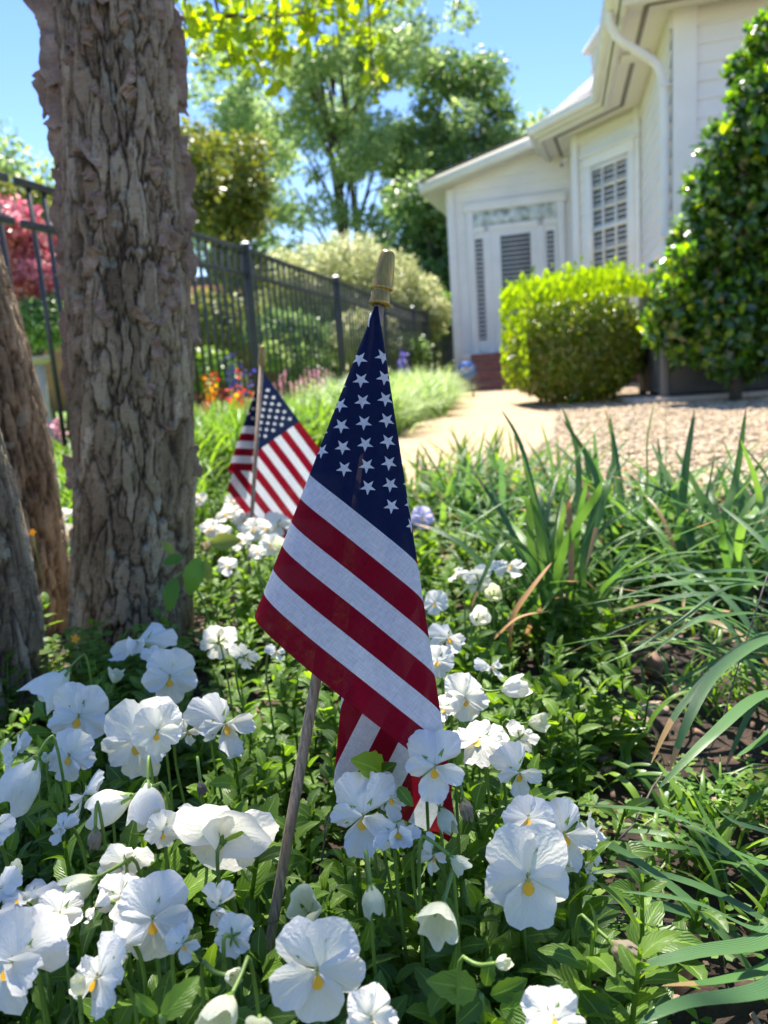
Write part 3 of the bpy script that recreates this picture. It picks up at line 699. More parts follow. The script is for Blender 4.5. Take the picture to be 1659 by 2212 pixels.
# double hung window
def prm(px, py, A, B): P = onplane(px, py, A, B, .05); return along(A, B, P), P[2]
s0, zt = prm(1276, 365, P2, P1); s1, _ = prm(1359, 345, P2, P1); _, zm = prm(1315, 489, P2, P1); zb = zm-(zt-zm)*1.0
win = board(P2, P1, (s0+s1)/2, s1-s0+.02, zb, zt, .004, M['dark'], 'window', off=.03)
tw = .1
fm = MB()
for sc_ in (s0-tw/2, s1+tw/2): board(P2, P1, sc_, tw, zb-.08, zt+.02, .05, None, mb=fm)
board(P2, P1, (s0+s1)/2, s1-s0+2*tw+.04, zt+.02, zt+.16, .06, None, mb=fm)
board(P2, P1, (s0+s1)/2, s1-s0+2*tw+.14, zt+.16, zt+.19, .1, None, mb=fm)
fm.build('window_frame', M['white'], win, bevel=.004)
board(P2, P1, (s0+s1)/2, s1-s0+2*tw+.1, zb-.14, zb-.08, .1, M['white'], 'sill', win)
sm = MB()
for z_ in (zt-.02, zm, zb-.04): board(P2, P1, (s0+s1)/2, s1-s0, z_-.028, z_+.028, .034, None, mb=sm, off=.04)
for sc_ in (s0+.02, s1-.02): board(P2, P1, sc_, .04, zb, zt, .03, None, mb=sm, off=.04)
for q in (1/3, 2/3): board(P2, P1, s0+(s1-s0)*q, .034, zb, zt, .026, None, mb=sm, off=.042)
for (za, zb_) in ((zt, zm), (zm, zb)):
    for q in (1/3, 2/3): z_ = za+(zb_-za)*q; board(P2, P1, (s0+s1)/2, s1-s0, z_-.016, z_+.016, .024, None, mb=sm, off=.044)
sm.build('sash', M['white'], win)
bl = MB(); z_ = zb+.04
while z_ < zt-.03:
    board(P2, P1, (s0+s1)/2, s1-s0-.06, z_, z_+.025, .003, None, mb=bl, off=.036); z_ += .072
bl.build('blind', M['slat'], win)
# door with side lights and transom
def pd(px, py): P = onplane(px, py, P3, P2b, .05); return along(P3, P2b, P), P[2]
a0, ztr = pd(1022, 462); a1, _ = pd(1203, 435); _, ztb = pd(1022, 492); _, zdt = pd(1110, 488)
_, zfl = pd(1050, 742)
print('door', a0, a1, ztr, ztb, zdt, zfl, 'window', s0, s1, zt, zm, zb)
zfl = .62
f = MB()
for s_ in (a0-.06, a1+.06): board(P3, P2b, s_, .12, zfl, ztr+.02, .06, None, mb=f)
board(P3, P2b, (a0+a1)/2, a1-a0+.30, ztr+.02, ztr+.16, .07, None, mb=f)
board(P3, P2b, (a0+a1)/2, a1-a0, ztb-.1, ztb, .055, None, mb=f)
m1, m2 = pd(1057, 600)[0], pd(1172, 600)[0]
for s_ in (m1, m2): board(P3, P2b, s_, .10, zfl, ztb, .055, None, mb=f)
f.build('door_frame', M['white'], house, bevel=.004)
board(P3, P2b, (a0+a1)/2, a1-a0, ztb, ztr+.02, .03, M['leaded'], 'transom')
dr = board(P3, P2b, (m1+m2)/2, m2-m1-.1, zfl+.02, ztb-.1, .04, M['white'], 'door', off=.026)
g0, g1 = pd(1083, 560)[0], pd(1147, 560)[0]; zg1 = pd(1112, 505)[1]; zg0 = zfl+.3
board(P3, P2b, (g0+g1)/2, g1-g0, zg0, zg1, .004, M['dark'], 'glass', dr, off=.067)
bl = MB(); z_ = zg0+.03
while z_ < zg1: board(P3, P2b, (g0+g1)/2, g1-g0-.02, z_, z_+.020, .003, None, mb=bl, off=.073); z_ += .075
bl.build('blind', M['slat'], dr)
hb = onplane(1158, 640, P3, P2b, .1); MB().lathe(hb, (-.25, -.96, 0), [(.012, 0), (.012, .03), (.03, .04), (.03, .07), (.01, .08)], 14).build('handle', simple('brass', (.5, .33, .12), .35, .1, 9, metallic=.8), dr, True)
for (x0, x1_) in ((1030, 1046), (1183, 1199)):
    q0, q1 = pd(x0, 600)[0], pd(x1_, 600)[0]
    sd_ = board(P3, P2b, (q0+q1)/2, q1-q0+.1, zfl+.02, ztb-.1, .03, M['white'], 'side_light', off=.026)
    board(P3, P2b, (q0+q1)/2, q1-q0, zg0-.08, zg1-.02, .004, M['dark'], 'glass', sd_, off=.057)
    bl = MB(); z_ = zg0-.05
    while z_ < zg1-.04: board(P3, P2b, (q0+q1)/2, q1-q0-.01, z_, z_+.028, .003, None, mb=bl, off=.063); z_ += .075
    bl.build('blind', M['slat'], sd_)
# door sill and brick steps (steps are a thing of their own)
board(P3, P2b, (a0+a1)/2, a1-a0+.5, zfl-.1, zfl, .3, M['white'], 'door_sill')
# eaves: soffit, cornice, gutter along K-P1-P2 and round the bay corner
v_ = nrm(P1-K); n1 = np.array([-v_[1], v_[0]]); n1 = n1 if n1[0] < 0 else -n1
c_ = nrm(P1-P2); n2 = np.array([c_[1], -c_[0]])
def offc(Q, na, nb, d):   # mitred offset
    A_ = np.array([na, nb]); return Q+np.linalg.solve(A_, [d, d])
dv = nrm(P2b-P2); n3 = np.array([-dv[1], dv[0]]); n3 = n3 if n3[0] < 0 else -n3
nK = np.array([uK[1], -uK[0]])
def eave_line(d):
    return [KR+nK*d, offc(K, n1, nK, d), offc(P1, n1, n2, d), offc(P2, n2, n3, d), P2b+n3*d+dv*.6]
E = eave_line(.52); inner = eave_line(0.)
print('eave corners', E)
def px_of(P): v = np.array(P)-CP; z = v@FW; return (829.5+FPX*(v@RT)/z, 1106-FPX*(v@UP)/z)
sf = MB()
for i in range(4): sf.quad((*inner[i], EV), (*inner[i+1], EV), (*E[i+1], EV), (*E[i], EV))
sf.build('soffit', M['soffit'], house)
mid = eave_line(.26); mb = MB()
for i in range(4): mb.beam((*mid[i], EV-.004), (*mid[i+1], EV-.004), .05, .008)
mb.build('soffit_vent', simple('vent_grey', (.22, .2, .18), .7, .2, 30), house)
mb = MB(); q = onplane(1378, 115, K, P1, .2); q = (mid[1]+(mid[2]-mid[1])*.42); mb.box((q[0], q[1], EV-.02), (.26, .3, .03), ((*v_, 0), (*n1, 0), (0, 0, 1))); mb.build('soffit_panel', M['soffit'], house, bevel=.01)
# crown mouldings stepping out, then the gutter with its rolled lip
for (d0, d1, z0_, z1_, nm, mt) in ((0, .035, EV-.16, EV-.002, 'frieze', 'soffit'), (.44, .50, EV-.05, EV+.07, 'fascia', 'soffit'), (.502, .55, EV+.0, EV+.1, 'crown_moulding', 'white'), (.552, .64, EV+.035, EV+.15, 'gutter', 'white')):
    a_, b_ = eave_line(d0), eave_line(d1); mb = MB()
    for i in range(4):
        p = [(*a_[i], z0_), (*b_[i], z0_+(.02 if nm == 'gutter' else 0)), (*b_[i], z1_), (*a_[i], z1_)]; p2 = [(*a_[i+1], z0_), (*b_[i+1], z0_+(.02 if nm == 'gutter' else 0)), (*b_[i+1], z1_), (*a_[i+1], z1_)]
        mb.add(p+p2, [[0, 1, 5, 4], [1, 2, 6, 5], [2, 3, 7, 6], [3, 0, 4, 7]]+([[0, 3, 2, 1]] if i == 0 else [])+([[4, 5, 6, 7]] if i == 3 else []))
    mb.build(nm, M[mt], house)
lipl = eave_line(.645); MB().tube([(*p_, EV+.15) for p_ in lipl], .012, 6).build('gutter_lip', M['white'], house, True)
# shingled roof above the eaves
rl = eave_line(.56); rin = eave_line(-2.2); zr = EV+.13; zr2 = EV+2.2
def roofquad(*P, name='roof'):
    P = [np.array(p, float) for p in P]; o = P[0]; ux = nrm(P[1]-P[0]); nn = nrm(np.cross(ux, P[-1]-P[0])); uy = np.cross(nn, ux)
    V = np.array(P); uv = np.array([[(p-o)@ux, (p-o)@uy] for p in P]); me = mesh_from(name, V, [list(range(len(P)))], uv, smooth=False); o_ = link(name, me, M['shingle'], house)
    s = o_.modifiers.new('thickness', 'SOLIDIFY'); s.thickness = .03; return o_
ap = atY(1332, 118, 12.2); ap2 = np.array([ap[0]+.5, 15.5, ap[2]])
roofquad((*rl[3], zr), (*rl[2], zr), ap)
roofquad((*rl[4], zr), (*rl[3], zr), ap, (ap2[0]+1, ap2[1], ap2[2]))
roofquad((*rl[2], zr), (*rl[1], zr), (rl[1][0]+2.2, rl[1][1]+.4, zr2), ap)
# upper cornice end of a dormer above the bay
q = atY(1309, 98, 12.6); mb = MB(); mb.box((q[0]+.25, q[1]+.3, q[2]), (.55, .9, .30)); mb.box((q[0]+.2, q[1]+.3, q[2]+.19), (.68, 1.0, .08)); mb.box((q[0]+.45, q[1]+.35, q[2]-.5), (.4, .7, .7)); mb.build('dormer', M['soffit'], house, bevel=.01)
# low roof over the door wing: rake board, soffit and shingles
A_ = onplane(905, 396, P3, P2b, .35); B_ = onplane(1178, 279, P3, P2b, .35); back = np.array([.29, .956, 0])*7; dn = np.array([0, 0, -.2])
print('rake', A_, B_)
B2 = B_+(B_-A_)*.35
mb = MB(); mb.add([A_, B2, B2+dn, A_+dn*.9, A_+back*.008, B2+back*.008, B2+dn+back*.008, A_+dn*.9+back*.008], [[0, 1, 2, 3], [4, 7, 6, 5], [0, 4, 5, 1], [3, 2, 6, 7], [0, 3, 7, 4]]); mb.build('rake_board', M['white'], house)
mb = MB(); mb.quad(A_+dn*.9+back*.009, B2+dn+back*.009, B2+dn+back, A_+dn*.9+back); mb.build('rake_soffit', M['soffit'], house)
up_ = np.array([0, 0, .03]); ov = -back*.006
roofquad(A_+up_+ov, B2+up_+ov, B2+up_+back, A_+up_+back)
# gable siding filling up to the rake
PA = np.array([*P3, 0.]); PB = np.array([*P2b, 0.]); dd = nrm(PB-PA); n_ = np.array([dd[1], -dd[0], 0])
# downspout
e1 = E[1]+(E[2]-E[1])*.06
g1_ = onplane(1352, 12, K, P1, .55); top = np.array([*(offc(K, n1, nK, .585)+v_*.45), EV+.04])
cor = np.array([*(offc(K, n1, nK, .07)+v_*.06-nK*.02), 0])
pts = [top, top+[0, 0, -.10], top+(cor-top)*[.12, .12, 0]+[0, 0, -.24], top+(cor-top)*[.5, .5, 0]+[0, 0, -.36], top+(cor-top)*[.9, .9, 0]+[0, 0, -.50], [cor[0], cor[1], EV-.68], [cor[0], cor[1], 2.], [cor[0], cor[1], .25]]
pts = [np.array(p, float) for p in pts]
fine_ = []
for i in range(len(pts)-1):
    for s in np.linspace(0, 1, 5)[:-1]: fine_.append(pts[i]*(1-s)+pts[i+1]*s)
fine_.append(pts[-1])
for _ in range(3): fine_ = [fine_[0]]+[(fine_[i-1]+2*fine_[i]+fine_[i+1])/4 for i in range(1, len(fine_)-1)]+[fine_[-1]]
MB().tube(fine_, .042, 10).build('downspout', M['white'], house, True)
for z_ in (3.0, 1.6): MB().box((cor[0], cor[1], z_), (.11, .11, .03)).build('strap', M['white'], house)
print('downspout top px', px_of(top), 'K px', px_of((*K, 2.5)), 'eave', [px_of((*e, EV)) for e in E])
# sloped white trim low on the side wall, above the air conditioner
a = W(1392, 578, 9.6); b = W(1452, 478, 8.1)
mb = MB(); mb.add([a, b, b+[0, 0, -.13], a+[0, 0, -.09], a+[.25, .03, 0], b+[.25, .03, 0], b+[.25, .03, -.13], a+[.25, .03, -.09]], [[0, 1, 2, 3], [4, 7, 6, 5], [0, 4, 5, 1], [3, 2, 6, 7], [0, 3, 7, 4], [1, 5, 6, 2]]); mb.build('skirt_roof', M['white'], house, bevel=.006)

# brick steps
st = thing('brick_steps', (1.9, 12.2, 0), 'red brick steps climbing to the glazed white door', 'steps')
dx3 = np.array([*nrm(P2b-P3), 0.]); n3d = np.array([dx3[1], -dx3[0], 0]); L0 = np.array([*P3, 0.])+dx3*(pd(1030, 760)[0])+n3d*.33
for i in range(4):
    z1_ = .62-.15*i-.03; dep = .3; cc = L0+dx3*.8+n3d*(dep*i+dep/2)
    MB().box(cc+[0, 0, z1_/2+.01], (1.6+.16*i, dep, z1_), (dx3, n3d, np.array([0, 0, 1.]))).build('step', M['brick'], st, bevel=.008)
# security camera under the bay corner
q = onplane(1213, 355, P2, P2b, .1) if False else atY(1214, 356, 12.0)
cm = thing('security_camera', q, 'small dark camera under the cornice left of the bay', 'camera')
MB().tube([q, q+np.array([-.03, -.10, -.03])], .03, 12).build('body', M['meter'], cm, True)
MB().tube([q, q+np.array([.1, .08, .12])], .015, 8).build('bracket', M['white'], cm, True)
# octagonal yard sign
q = atH(1022, 858, .02); sg = thing('yard_sign', q, 'blue octagonal yard sign on a stake left of the brick steps', 'sign')
ctr = np.array([*q[:2], 0.])+[0, 0, .37]; ctr[0] -= .06
MB().beam((q[0]+.02, q[1]+.02, .0), ctr+[0, .015, 0], .03, .02, up=(0, 1, 0)).build('stake', M['grey_metal'], sg)
r = .125; mb = MB(); P8 = [ctr+np.array([math.cos(math.pi/8+k*math.pi/4)*r, 0, math.sin(math.pi/8+k*math.pi/4)*r]) for k in range(8)]
mb.add([p_+[0, -.006, 0] for p_ in P8]+[p_+[0, .006, 0] for p_ in P8], [list(range(8)), list(range(15, 7, -1))]+[[k, k+8, (k+1) % 8+8, (k+1) % 8] for k in range(8)]); mb.build('plate', M['blue'], sg)
tx = bpy.data.curves.new('lettering', 'FONT'); tx.body = 'ADT'; tx.size = .095; tx.align_x = 'CENTER'; tx.align_y = 'CENTER'; tx.extrude = .001
_t = bpy.data.objects.new('tmp', tx); COL().objects.link(_t); bpy.context.view_layer.update()
_me = bpy.data.meshes.new_from_object(_t.evaluated_get(bpy.context.evaluated_depsgraph_get())); bpy.data.objects.remove(_t)
_me.materials.clear(); to = link('lettering', _me, M['signwhite'])
to.parent = sg; to.matrix_parent_inverse = sg.matrix_basis.inverted(); to.location = ctr+[0, -.0085, .01]; to.rotation_euler = (math.pi/2, 0, 0)

# air conditioner on its pad
ac0 = atH(1428, 858, .07); ac = thing('air_conditioner', (ac0[0]+.4, ac0[1]+.35, 0), 'dark grey louvred air conditioner behind the glossy holly', 'air conditioner')
pd_ = thing('concrete_pad', (ac0[0]+.3, ac0[1]+.3, 0), 'pale concrete slab under the air conditioner', 'slab')
MB().box((ac0[0]+.38, ac0[1]+.38, .035), (1.16, 1.02, .07), (nrm([.98, -.12, 0]), nrm([.12, .98, 0]), (0, 0, 1))).build('slab', M['pad'], pd_, bevel=.012)
ex, ey = nrm([.98, -.12, 0]), nrm([.12, .98, 0]); o0 = np.array([ac0[0], ac0[1], .071]); Wd, Dp, Ht = .95, .85, .98
MB().box(o0+ex*Wd/2+ey*Dp/2+[0, 0, Ht/2], (Wd-.05, Dp-.05, Ht-.02), (ex, ey, (0, 0, 1))).build('cabinet', M['dark_metal'], ac, bevel=.02)
for (i, j) in ((0, 0), (1, 0), (0, 1), (1, 1)):
    MB().box(o0+ex*(Wd*i+(.03 if i == 0 else -.03))+ey*(Dp*j+(.03 if j == 0 else -.03))+[0, 0, Ht/2], (.07, .07, Ht), (ex, ey, (0, 0, 1))).build('corner_post', M['grey_metal'], ac, bevel=.01)
mb = MB()
for k in range(30):
    z_ = .05+k*.031
    mb.box(o0-ex*.004+ey*Dp/2+[0, 0, z_], (.012, Dp-.1, .012), (ex, ey, (0, 0, 1)))
mb.build('louvre_panel', M['grey_metal'], ac)
MB().box(o0+ex*Wd/2+ey*Dp/2+[0, 0, Ht+.02], (Wd+.03, Dp+.03, .05), (ex, ey, (0, 0, 1))).build('top_cover', M['grey_metal'], ac, bevel=.02)
# gas meter
q = atH(1378, 872, 0); q = np.array([q[0]+.12, q[1]+.35, 0]); gm = thing('gas_meter', q, 'grey gas meter on pipes between the bush and the air conditioner', 'meter')
MB().box(q+[0, 0, .42], (.17, .12, .2)).build('meter_body', M['meter'], gm, bevel=.03)
MB().lathe(q+[0, -.06, .42], (0, -1, 0), [(.05, 0), (.05, .015), (.04, .02)], 18).build('dial', M['stone'], gm, True)
MB().tube([q+[.05, 0, 0], q+[.05, 0, .33]], .017, 8).build('pipe', M['dark_metal'], gm, True)
MB().tube([q+[-.05, 0, .5], q+[-.05, 0, .62], q+[.1, 0, .64], q+[.16, .05, .3], q+[.16, .05, 0]], .017, 8).build('pipe', M['grey_metal'], gm, True)
MB().tube([q+[-.1, -.02, .36], q+[-.2, -.04, .37]], .025, 10).build('valve', M['meter'], gm, True)
MB().beam(q+[.27, .05, 0], q+[.27, .05, .55], .09, .09, up=(0, 1, 0)).build('timber_post', simple('timber', (.3, .25, .12), .8, .2, 20), gm, bevel=.006)

# ------------------------------------------------------------------ peeling birch: three stems from one root, branches and leaves overhead
birch = thing('birch_tree', (-.5, 1.3, 0), 'thick river birch with shaggy peeling bark standing among the white pansies', 'tree')
def bark_stem(name, pts, rads, nz, na, s, rough=1.):
    pts = np.array(pts, float); rads = np.array(rads, float)
    Ls = np.concatenate([[0], np.cumsum(np.linalg.norm(np.diff(pts, axis=0), axis=1))]); t = np.linspace(0, Ls[-1], nz)
    C_ = np.stack([np.interp(t, Ls, pts[:, i]) for i in range(3)], 1); R_ = np.interp(t, Ls, rads)
    k = np.hanning(max(9, nz//8)); k /= k.sum(); pad = len(k)//2
    for i in range(3): C_[:, i] = np.convolve(np.pad(C_[:, i], pad, 'reflect', reflect_type='odd'), k, 'same')[pad:-pad]
    R_ = np.convolve(np.pad(R_, pad, 'edge'), k, 'same')[pad:-pad]
    D = np.gradient(C_, axis=0); D /= np.linalg.norm(D, axis=1, keepdims=True)
    X_ = np.cross(np.array([0, 1., 0]), D); X_ /= np.linalg.norm(X_, axis=1, keepdims=True); Y_ = np.cross(D, X_)
    th = np.linspace(0, 2*math.pi, na, endpoint=False); T, TH = np.meshgrid(t, th, indexing='ij')
    circ = 2*math.pi*R_.mean(); nc = max(4, int(round(circ/.017)))
    u = TH/(2*math.pi)*nc; v = T/.105
    wu = (fbm(u*1.7, v*1.9, 4, s)-.5)*1.5; wv = (fbm(u*1.3+9, v*1.5+3, 4, s+9)-.5)*1.3
    f1, f2, cid = voro(u+wu+40, v+wv, s+20)
    # close the seam: blend near 2pi with the wrapped copy (placed at the far side of the trunk)
    edge = f2-f1; fis = np.clip(1-edge/.16, 0, 1)
    g1, g2, cid2 = voro((u+wu)*1.9+90, (v+wv)*1.7, s+31); fis2 = np.clip(1-(g2-g1)/.13, 0, 1)
    fine = fbm(u*9, v*14, 5, s+40)-.5; med = fbm(u*2.2, v*1.5, 4, s+50)-.5
    f3, f4, cid3 = voro((u+wu*.6)*3.6+190, (v+wv*.6)*3.3, s+61); fis3 = np.clip(1-(f4-f3)/.10, 0, 1)
    h = .0034*cid-.0085*fis**.9+.0020*(cid2-.5)-.0022*fis2+.0012*(cid3-.5)-.0008*fis3+.0034*fine+.005*med
    # overlapping scales: each plate lifts at its lower edge
    h += .0025*np.clip(((v+wv) % 1.)-.4, 0, 1)*cid
    seam = np.clip(np.minimum(TH, 2*math.pi-TH)/.25, 0, 1); h = h*seam
    RR = R_[:, None]*(1+.035*np.sin(TH*2+s+T*3)+.02*np.sin(TH*3+T*9+s)*seam)+h*rough
    TT = TH+math.pi/2          # seam faces away from the camera
    V = C_[:, None, :]+X_[:, None, :]*(np.cos(TT)*RR)[..., None]+Y_[:, None, :]*(np.sin(TT)*RR)[..., None]
    idx = np.arange(nz*na).reshape(nz, na); a_ = idx[:-1]; b_ = idx[1:]
    F = np.stack([a_, np.roll(a_, -1, 1), np.roll(b_, -1, 1), b_], 2).reshape(-1, 4)
    me = mesh_from(name, V.reshape(-1, 3), F, None, {'plate': (.55*cid+.45*cid2).ravel(), 'fissure': np.clip(np.maximum(fis**1.5, .8*fis2**2.4), 0, 1).ravel()})
    return link(name, me, M['bark'], birch), (C_, R_, X_, Y_)
Yt = 1.32
def TP(px, py, Y=Yt): return atY(px, py, Y)
def wr(px, py, wpx, Y=Yt): P = TP(px, py, Y); return wpx/2/FPX*float((P-CP)@FW)
spec = [(285, 1640, 300), (286, 1450, 262), (284, 1300, 250), (290, 1100, 240), (292, 900, 246), (284, 700, 258), (276, 500, 238), (264, 300, 236), (248, 100, 234), (240, -60, 234), (225, -400, 250)]
tr1, TI = bark_stem('trunk', [TP(x, y) for x, y, _ in spec]+[[-1.0, 1.5, 3.4], [-1.1, 1.6, 5.5]], [wr(x, y, w_) for x, y, w_ in spec]+[.055, .03], 1500, 420, 1)
s2 = [(5, 1800, 320), (5, 1600, 300), (8, 1350, 285), (-12, 1150, 275), (-40, 950, 270), (-90, 750, 265), (-140, 560, 255), (-215, 300, 250)]
bark_stem('stem', [TP(x, y, 1.42) for x, y, _ in s2]+[[-2.2, 1.9, 3.2]], [wr(x, y, w_, 1.42) for x, y, w_ in s2]+[.04], 520, 260, 2)
s3 = [(10, 2000, 260), (2, 1750, 260), (-18, 1500, 235), (-40, 1300, 225), (-80, 1100, 220), (-130, 900, 215), (-220, 600, 200)]
bark_stem('stem', [TP(x, y, 1.02) for x, y, _ in s3]+[[-2.0, 1.1, 2.6]], [wr(x, y, w_, 1.02) for x, y, w_ in s3]+[.04], 480, 240, 3)
# peeling curls of bark; each a thin bent sheet anchored on the trunk
def flake(px, py, wd, ht, side, curl, seed, roll=0., lift=.012, Y=Yt):
    """wd/ht metres; side -1..1 across the trunk face; curl = radius of the outer roll"""
    rng = np.random.default_rng(seed); zz = TP(px, py, Y)[2]; C_, R_, X_, Y_ = TI
    i = int(np.argmin(abs(C_[:, 2]-zz))); x = np.clip(side, -1.3, 1.3); phi = math.asin(max(-1, min(1, x)))*1.0
    # local frame on the bark: n outward, tg along circumference (towards +x of picture), d upward
    cam_dir = nrm([CP[0]-C_[i][0], CP[1]-C_[i][1], 0]); rgt = np.array([-cam_dir[1], cam_dir[0], 0])*1.
    if rgt[0] < 0: rgt = -rgt
    n_ = cam_dir*math.cos(phi)+rgt*math.sin(phi); tg = rgt*math.cos(phi)-cam_dir*math.sin(phi)
    sg = 1 if side > 0 else -1; tg = tg*sg; upv = np.array([0, 0, 1.])
    up2 = upv*math.cos(roll)+tg*math.sin(roll); tg2 = tg*math.cos(roll)-upv*math.sin(roll)
    base = C_[i]+n_*(R_[i]+.001); nu, nv = 14, 16; P = np.zeros((nu, nv, 3)); ph = rng.random(6)*6
    wj = 1+.35*np.interp(np.linspace(0, 1, nv), np.linspace(0, 1, 6), rng.uniform(-1, 1, 6))
    top = rng.uniform(-1, 1, nu)*.035; bot = rng.uniform(-1, 1, nu)*.05
    for a in range(nu):
        for b in range(nv):
            u_ = a/(nu-1); v_2 = b/(nv-1)
            s = u_*wd*wj[b]*(.55+.45*math.sin(math.pi*min(1, max(0, v_2*.9+.08)))); k = s/curl
            out = curl*(1-math.cos(k))*1.0+lift*u_; al = curl*math.sin(k)
            zv = (v_2-.5)*ht+(top[a]*v_2+bot[a]*(1-v_2))*ht+.15*ht*u_*math.sin(ph[0]+v_2*3)
            wob = .0025*math.sin(v_2*9+ph[1]+u_*3)+.0015*math.sin(v_2*23+ph[2])
            P[a, b] = base+tg2*al*(1. if abs(side) < .9 else .55)+n_*(out*(1 if abs(side) < .9 else .35)+wob-.002)+up2*zv
            if abs(side) >= .9: P[a, b] += (rgt*sg)*(out*.75)
    mb = MB(); mb.grid(P); o_ = mb.build('bark_flake', M['flake'], birch, True)
    s_ = o_.modifiers.new('thickness', 'SOLIDIFY'); s_.thickness = .0014; return o_
sh = 0
for (px, py, wd, ht, side, curl, roll) in [
        (75, 30, .045, .10, -.98, .022, 0), (95, 60, .03, .12, -.99, .02, .05), (70, 165, .055, .075, -1, .03, .1), (92, 215, .045, .075, -.98, .02, -.1), (88, 150, .035, .09, -.96, .015, .1),
        (105, 330, .030, .085, -.99, .018, 0), (105, 250, .03, .07, -.97, .02, .2), (108, 300, .022, .10, -.99, .03, .05), (125, 480, .02, .10, -.98, .015, 0), (115, 420, .02, .06, -.98, .02, .15), (135, 560, .02, .09, -.97, .02, 0),
        (138, 620, .016, .08, -.98, .02, .1), (145, 720, .016, .08, -.98, .015, -.1), (150, 800, .014, .09, -.98, .02, 0), (160, 1010, .012, .06, -.99, .02, .1),
        (385, 40, .03, .06, .96, .025, .1), (395, 130, .035, .13, .97, .03, -.05), (400, 190, .022, .08, .99, .03, .1), (392, 95, .02, .07, .96, .015, -.2), (405, 370, .018, .09, .99, .009, 0), (408, 320, .016, .05, .97, .010, .1),
        (412, 460, .014, .06, .98, .01, 0), (410, 560, .012, .08, .98, .015, .1), (414, 700, .012, .07, .98, .015, 0), (412, 1000, .01, .06, .98, .02, 0)]:
    sh += 1; flake(px, py, wd*.62, ht*.8, side, curl*.8, 100+sh, roll)
rng = np.random.default_rng(77)
for i in range(44):
    py = rng.uniform(-20, 1150)*rng.uniform(.45, 1); sd_ = rng.uniform(-.85, .85)
    flake(0+250, py, rng.uniform(.008, .022), rng.uniform(.014, .05), sd_ if abs(sd_) > .05 else .1, rng.uniform(.010, .03), 200+i, rng.uniform(-.7, .7), rng.uniform(.0, .006))
# crown of the birch overhead: limbs and bright leaves
rng = np.random.default_rng(9)
limbs = MB(); LP = []; LD = []
def twigleaves(a, b, n, spread):
    a = np.array(a, float); b = np.array(b, float)
    for _ in range(n):
        s = rng.random(); p_ = a+(b-a)*s+rnd_dir(1, rng)[0]*spread*rng.random()**.6; LP.append(p_); LD.append(rnd_dir(1, rng)[0])
# visible hanging twigs across the top of the picture (real twigs about three metres off)
hang = [((430, -260, 2.9), (465, 0, 2.8), (500, 150, 2.75)), ((560, -300, 3.1), (600, -20, 3.), (590, 165, 2.9)), ((720, -300, 3.2), (680, -60, 3.1), (640, 60, 3.0)), ((780, -300, 3.3), (790, -60, 3.2), (805, 150, 3.1)),
        ((380, -260, 2.6), (400, -60, 2.6), (398, 70, 2.6)), ((680, -300, 3.4), (730, -60, 3.3), (745, 70, 3.3)), ((480, -280, 3.), (520, -60, 3.), (545, 110, 3.)), ((980, -300, 3.2), (992, -120, 3.2), (993, 8, 3.2)), ((840, -260, 3.4), (850, -130, 3.4), (850, -20, 3.4)),
        ((430, 30, 2.75), (560, 40, 2.9), (720, 20, 3.))]
for a, m_, b in hang:
    P = [W(*a), W(*m_), W(*b)]; limbs.tube(P, [.010, .006, .002], 6)
    n = 34 if b[0] < 900 else 7
    sp = .13 if b[0] < 900 else .035
    twigleaves(P[1], P[2], n, sp); twigleaves(P[0], P[1], int(n*.6), .15)
    for _ in range(7):
        s = rng.random(); c0 = P[1]+(P[2]-P[1])*s; c1 = c0+rnd_dir(1, rng)[0]*.13; limbs.tube([c0, c1], [.002, .001], 4); 
        if b[0] < 900: twigleaves(c0, c1, 4, .03)
root = np.array([-1.0, 1.5, 3.2])
ends = []
for i in range(34):
    a = rng.uniform(0, 2*math.pi); rr = rng.uniform(.3, 1.9); e = np.array([-.7+math.cos(a)*rr, 2.1+math.sin(a)*rr*.8, rng.uniform(2.9, 5.4)]); ends.append(e)
    limbs.tube([root, (root+e)/2+[0, 0, .2], e], [.03, .016, .005], 6)
CANOPY = blobs([(*e, .42, .42, .30) for e in ends], 2100, rng, .9)
Pn = np.concatenate([np.array(LP), CANOPY[0]]); Dn = np.concatenate([np.array(LD), CANOPY[1]])
_v = Pn-CP; _z = _v@FW; _y = 1106-FPX*(_v@UP)/np.maximum(_z, .01)      # leaves drooping low into the open view are left off the far twigs
keep = np.ones(len(Pn), bool); keep[len(LP):] = Pn[len(LP):, 2] > CAMH+.42*Pn[len(LP):, 1]+.55
limbs.build('limb', M['branch'], birch, True)
leafcloud('leaves', Pn[keep], Dn[keep], .052, M['birchleaf'], birch, .5, 1., rng)

# ------------------------------------------------------------------ holly and privet
hb_ = atH(1588, 868, .02)
rng = np.random.default_rng(61); B = []
hz = hb_[1]-.05
for (cx_, cy_, r) in [(1560, 765, .19), (1500, 745, .15), (1620, 760, .22), (1480, 690, .20), (1560, 690, .27), (1640, 690, .27), (1500, 600, .22), (1590, 590, .28), (1660, 600, .26), (1520, 510, .20), (1600, 490, .28), (1670, 500, .26), (1545, 410, .20), (1610, 390, .25), (1680, 400, .26),
                      (1570, 320, .18), (1630, 300, .23), (1690, 300, .25), (1600, 230, .15), (1650, 220, .2), (1700, 210, .24), (1640, 130, .13), (1690, 130, .2), (1665, 60, .11), (1710, 40, .17), (1440, 720, .10), (1452, 640, .12), (1425, 690, .07), (1450, 570, .08), (1700, 740, .26), (1740, 600, .35), (1740, 400, .3), (1740, 200, .26), (1750, 0, .2)]:
    c = atY(cx_, cy_, hz); B.append((c[0], hz+rng.uniform(-.2, .2), c[2], r, r, r*.95))
t = thing('holly_tree', hb_, 'tall glossy dark holly in front of the air conditioner at the right edge', 'tree')
P, d = blobs(B, 15500, rng, .35); leafcloud('foliage', P, d, .066, M['holly'], t, .05, .8, rng)
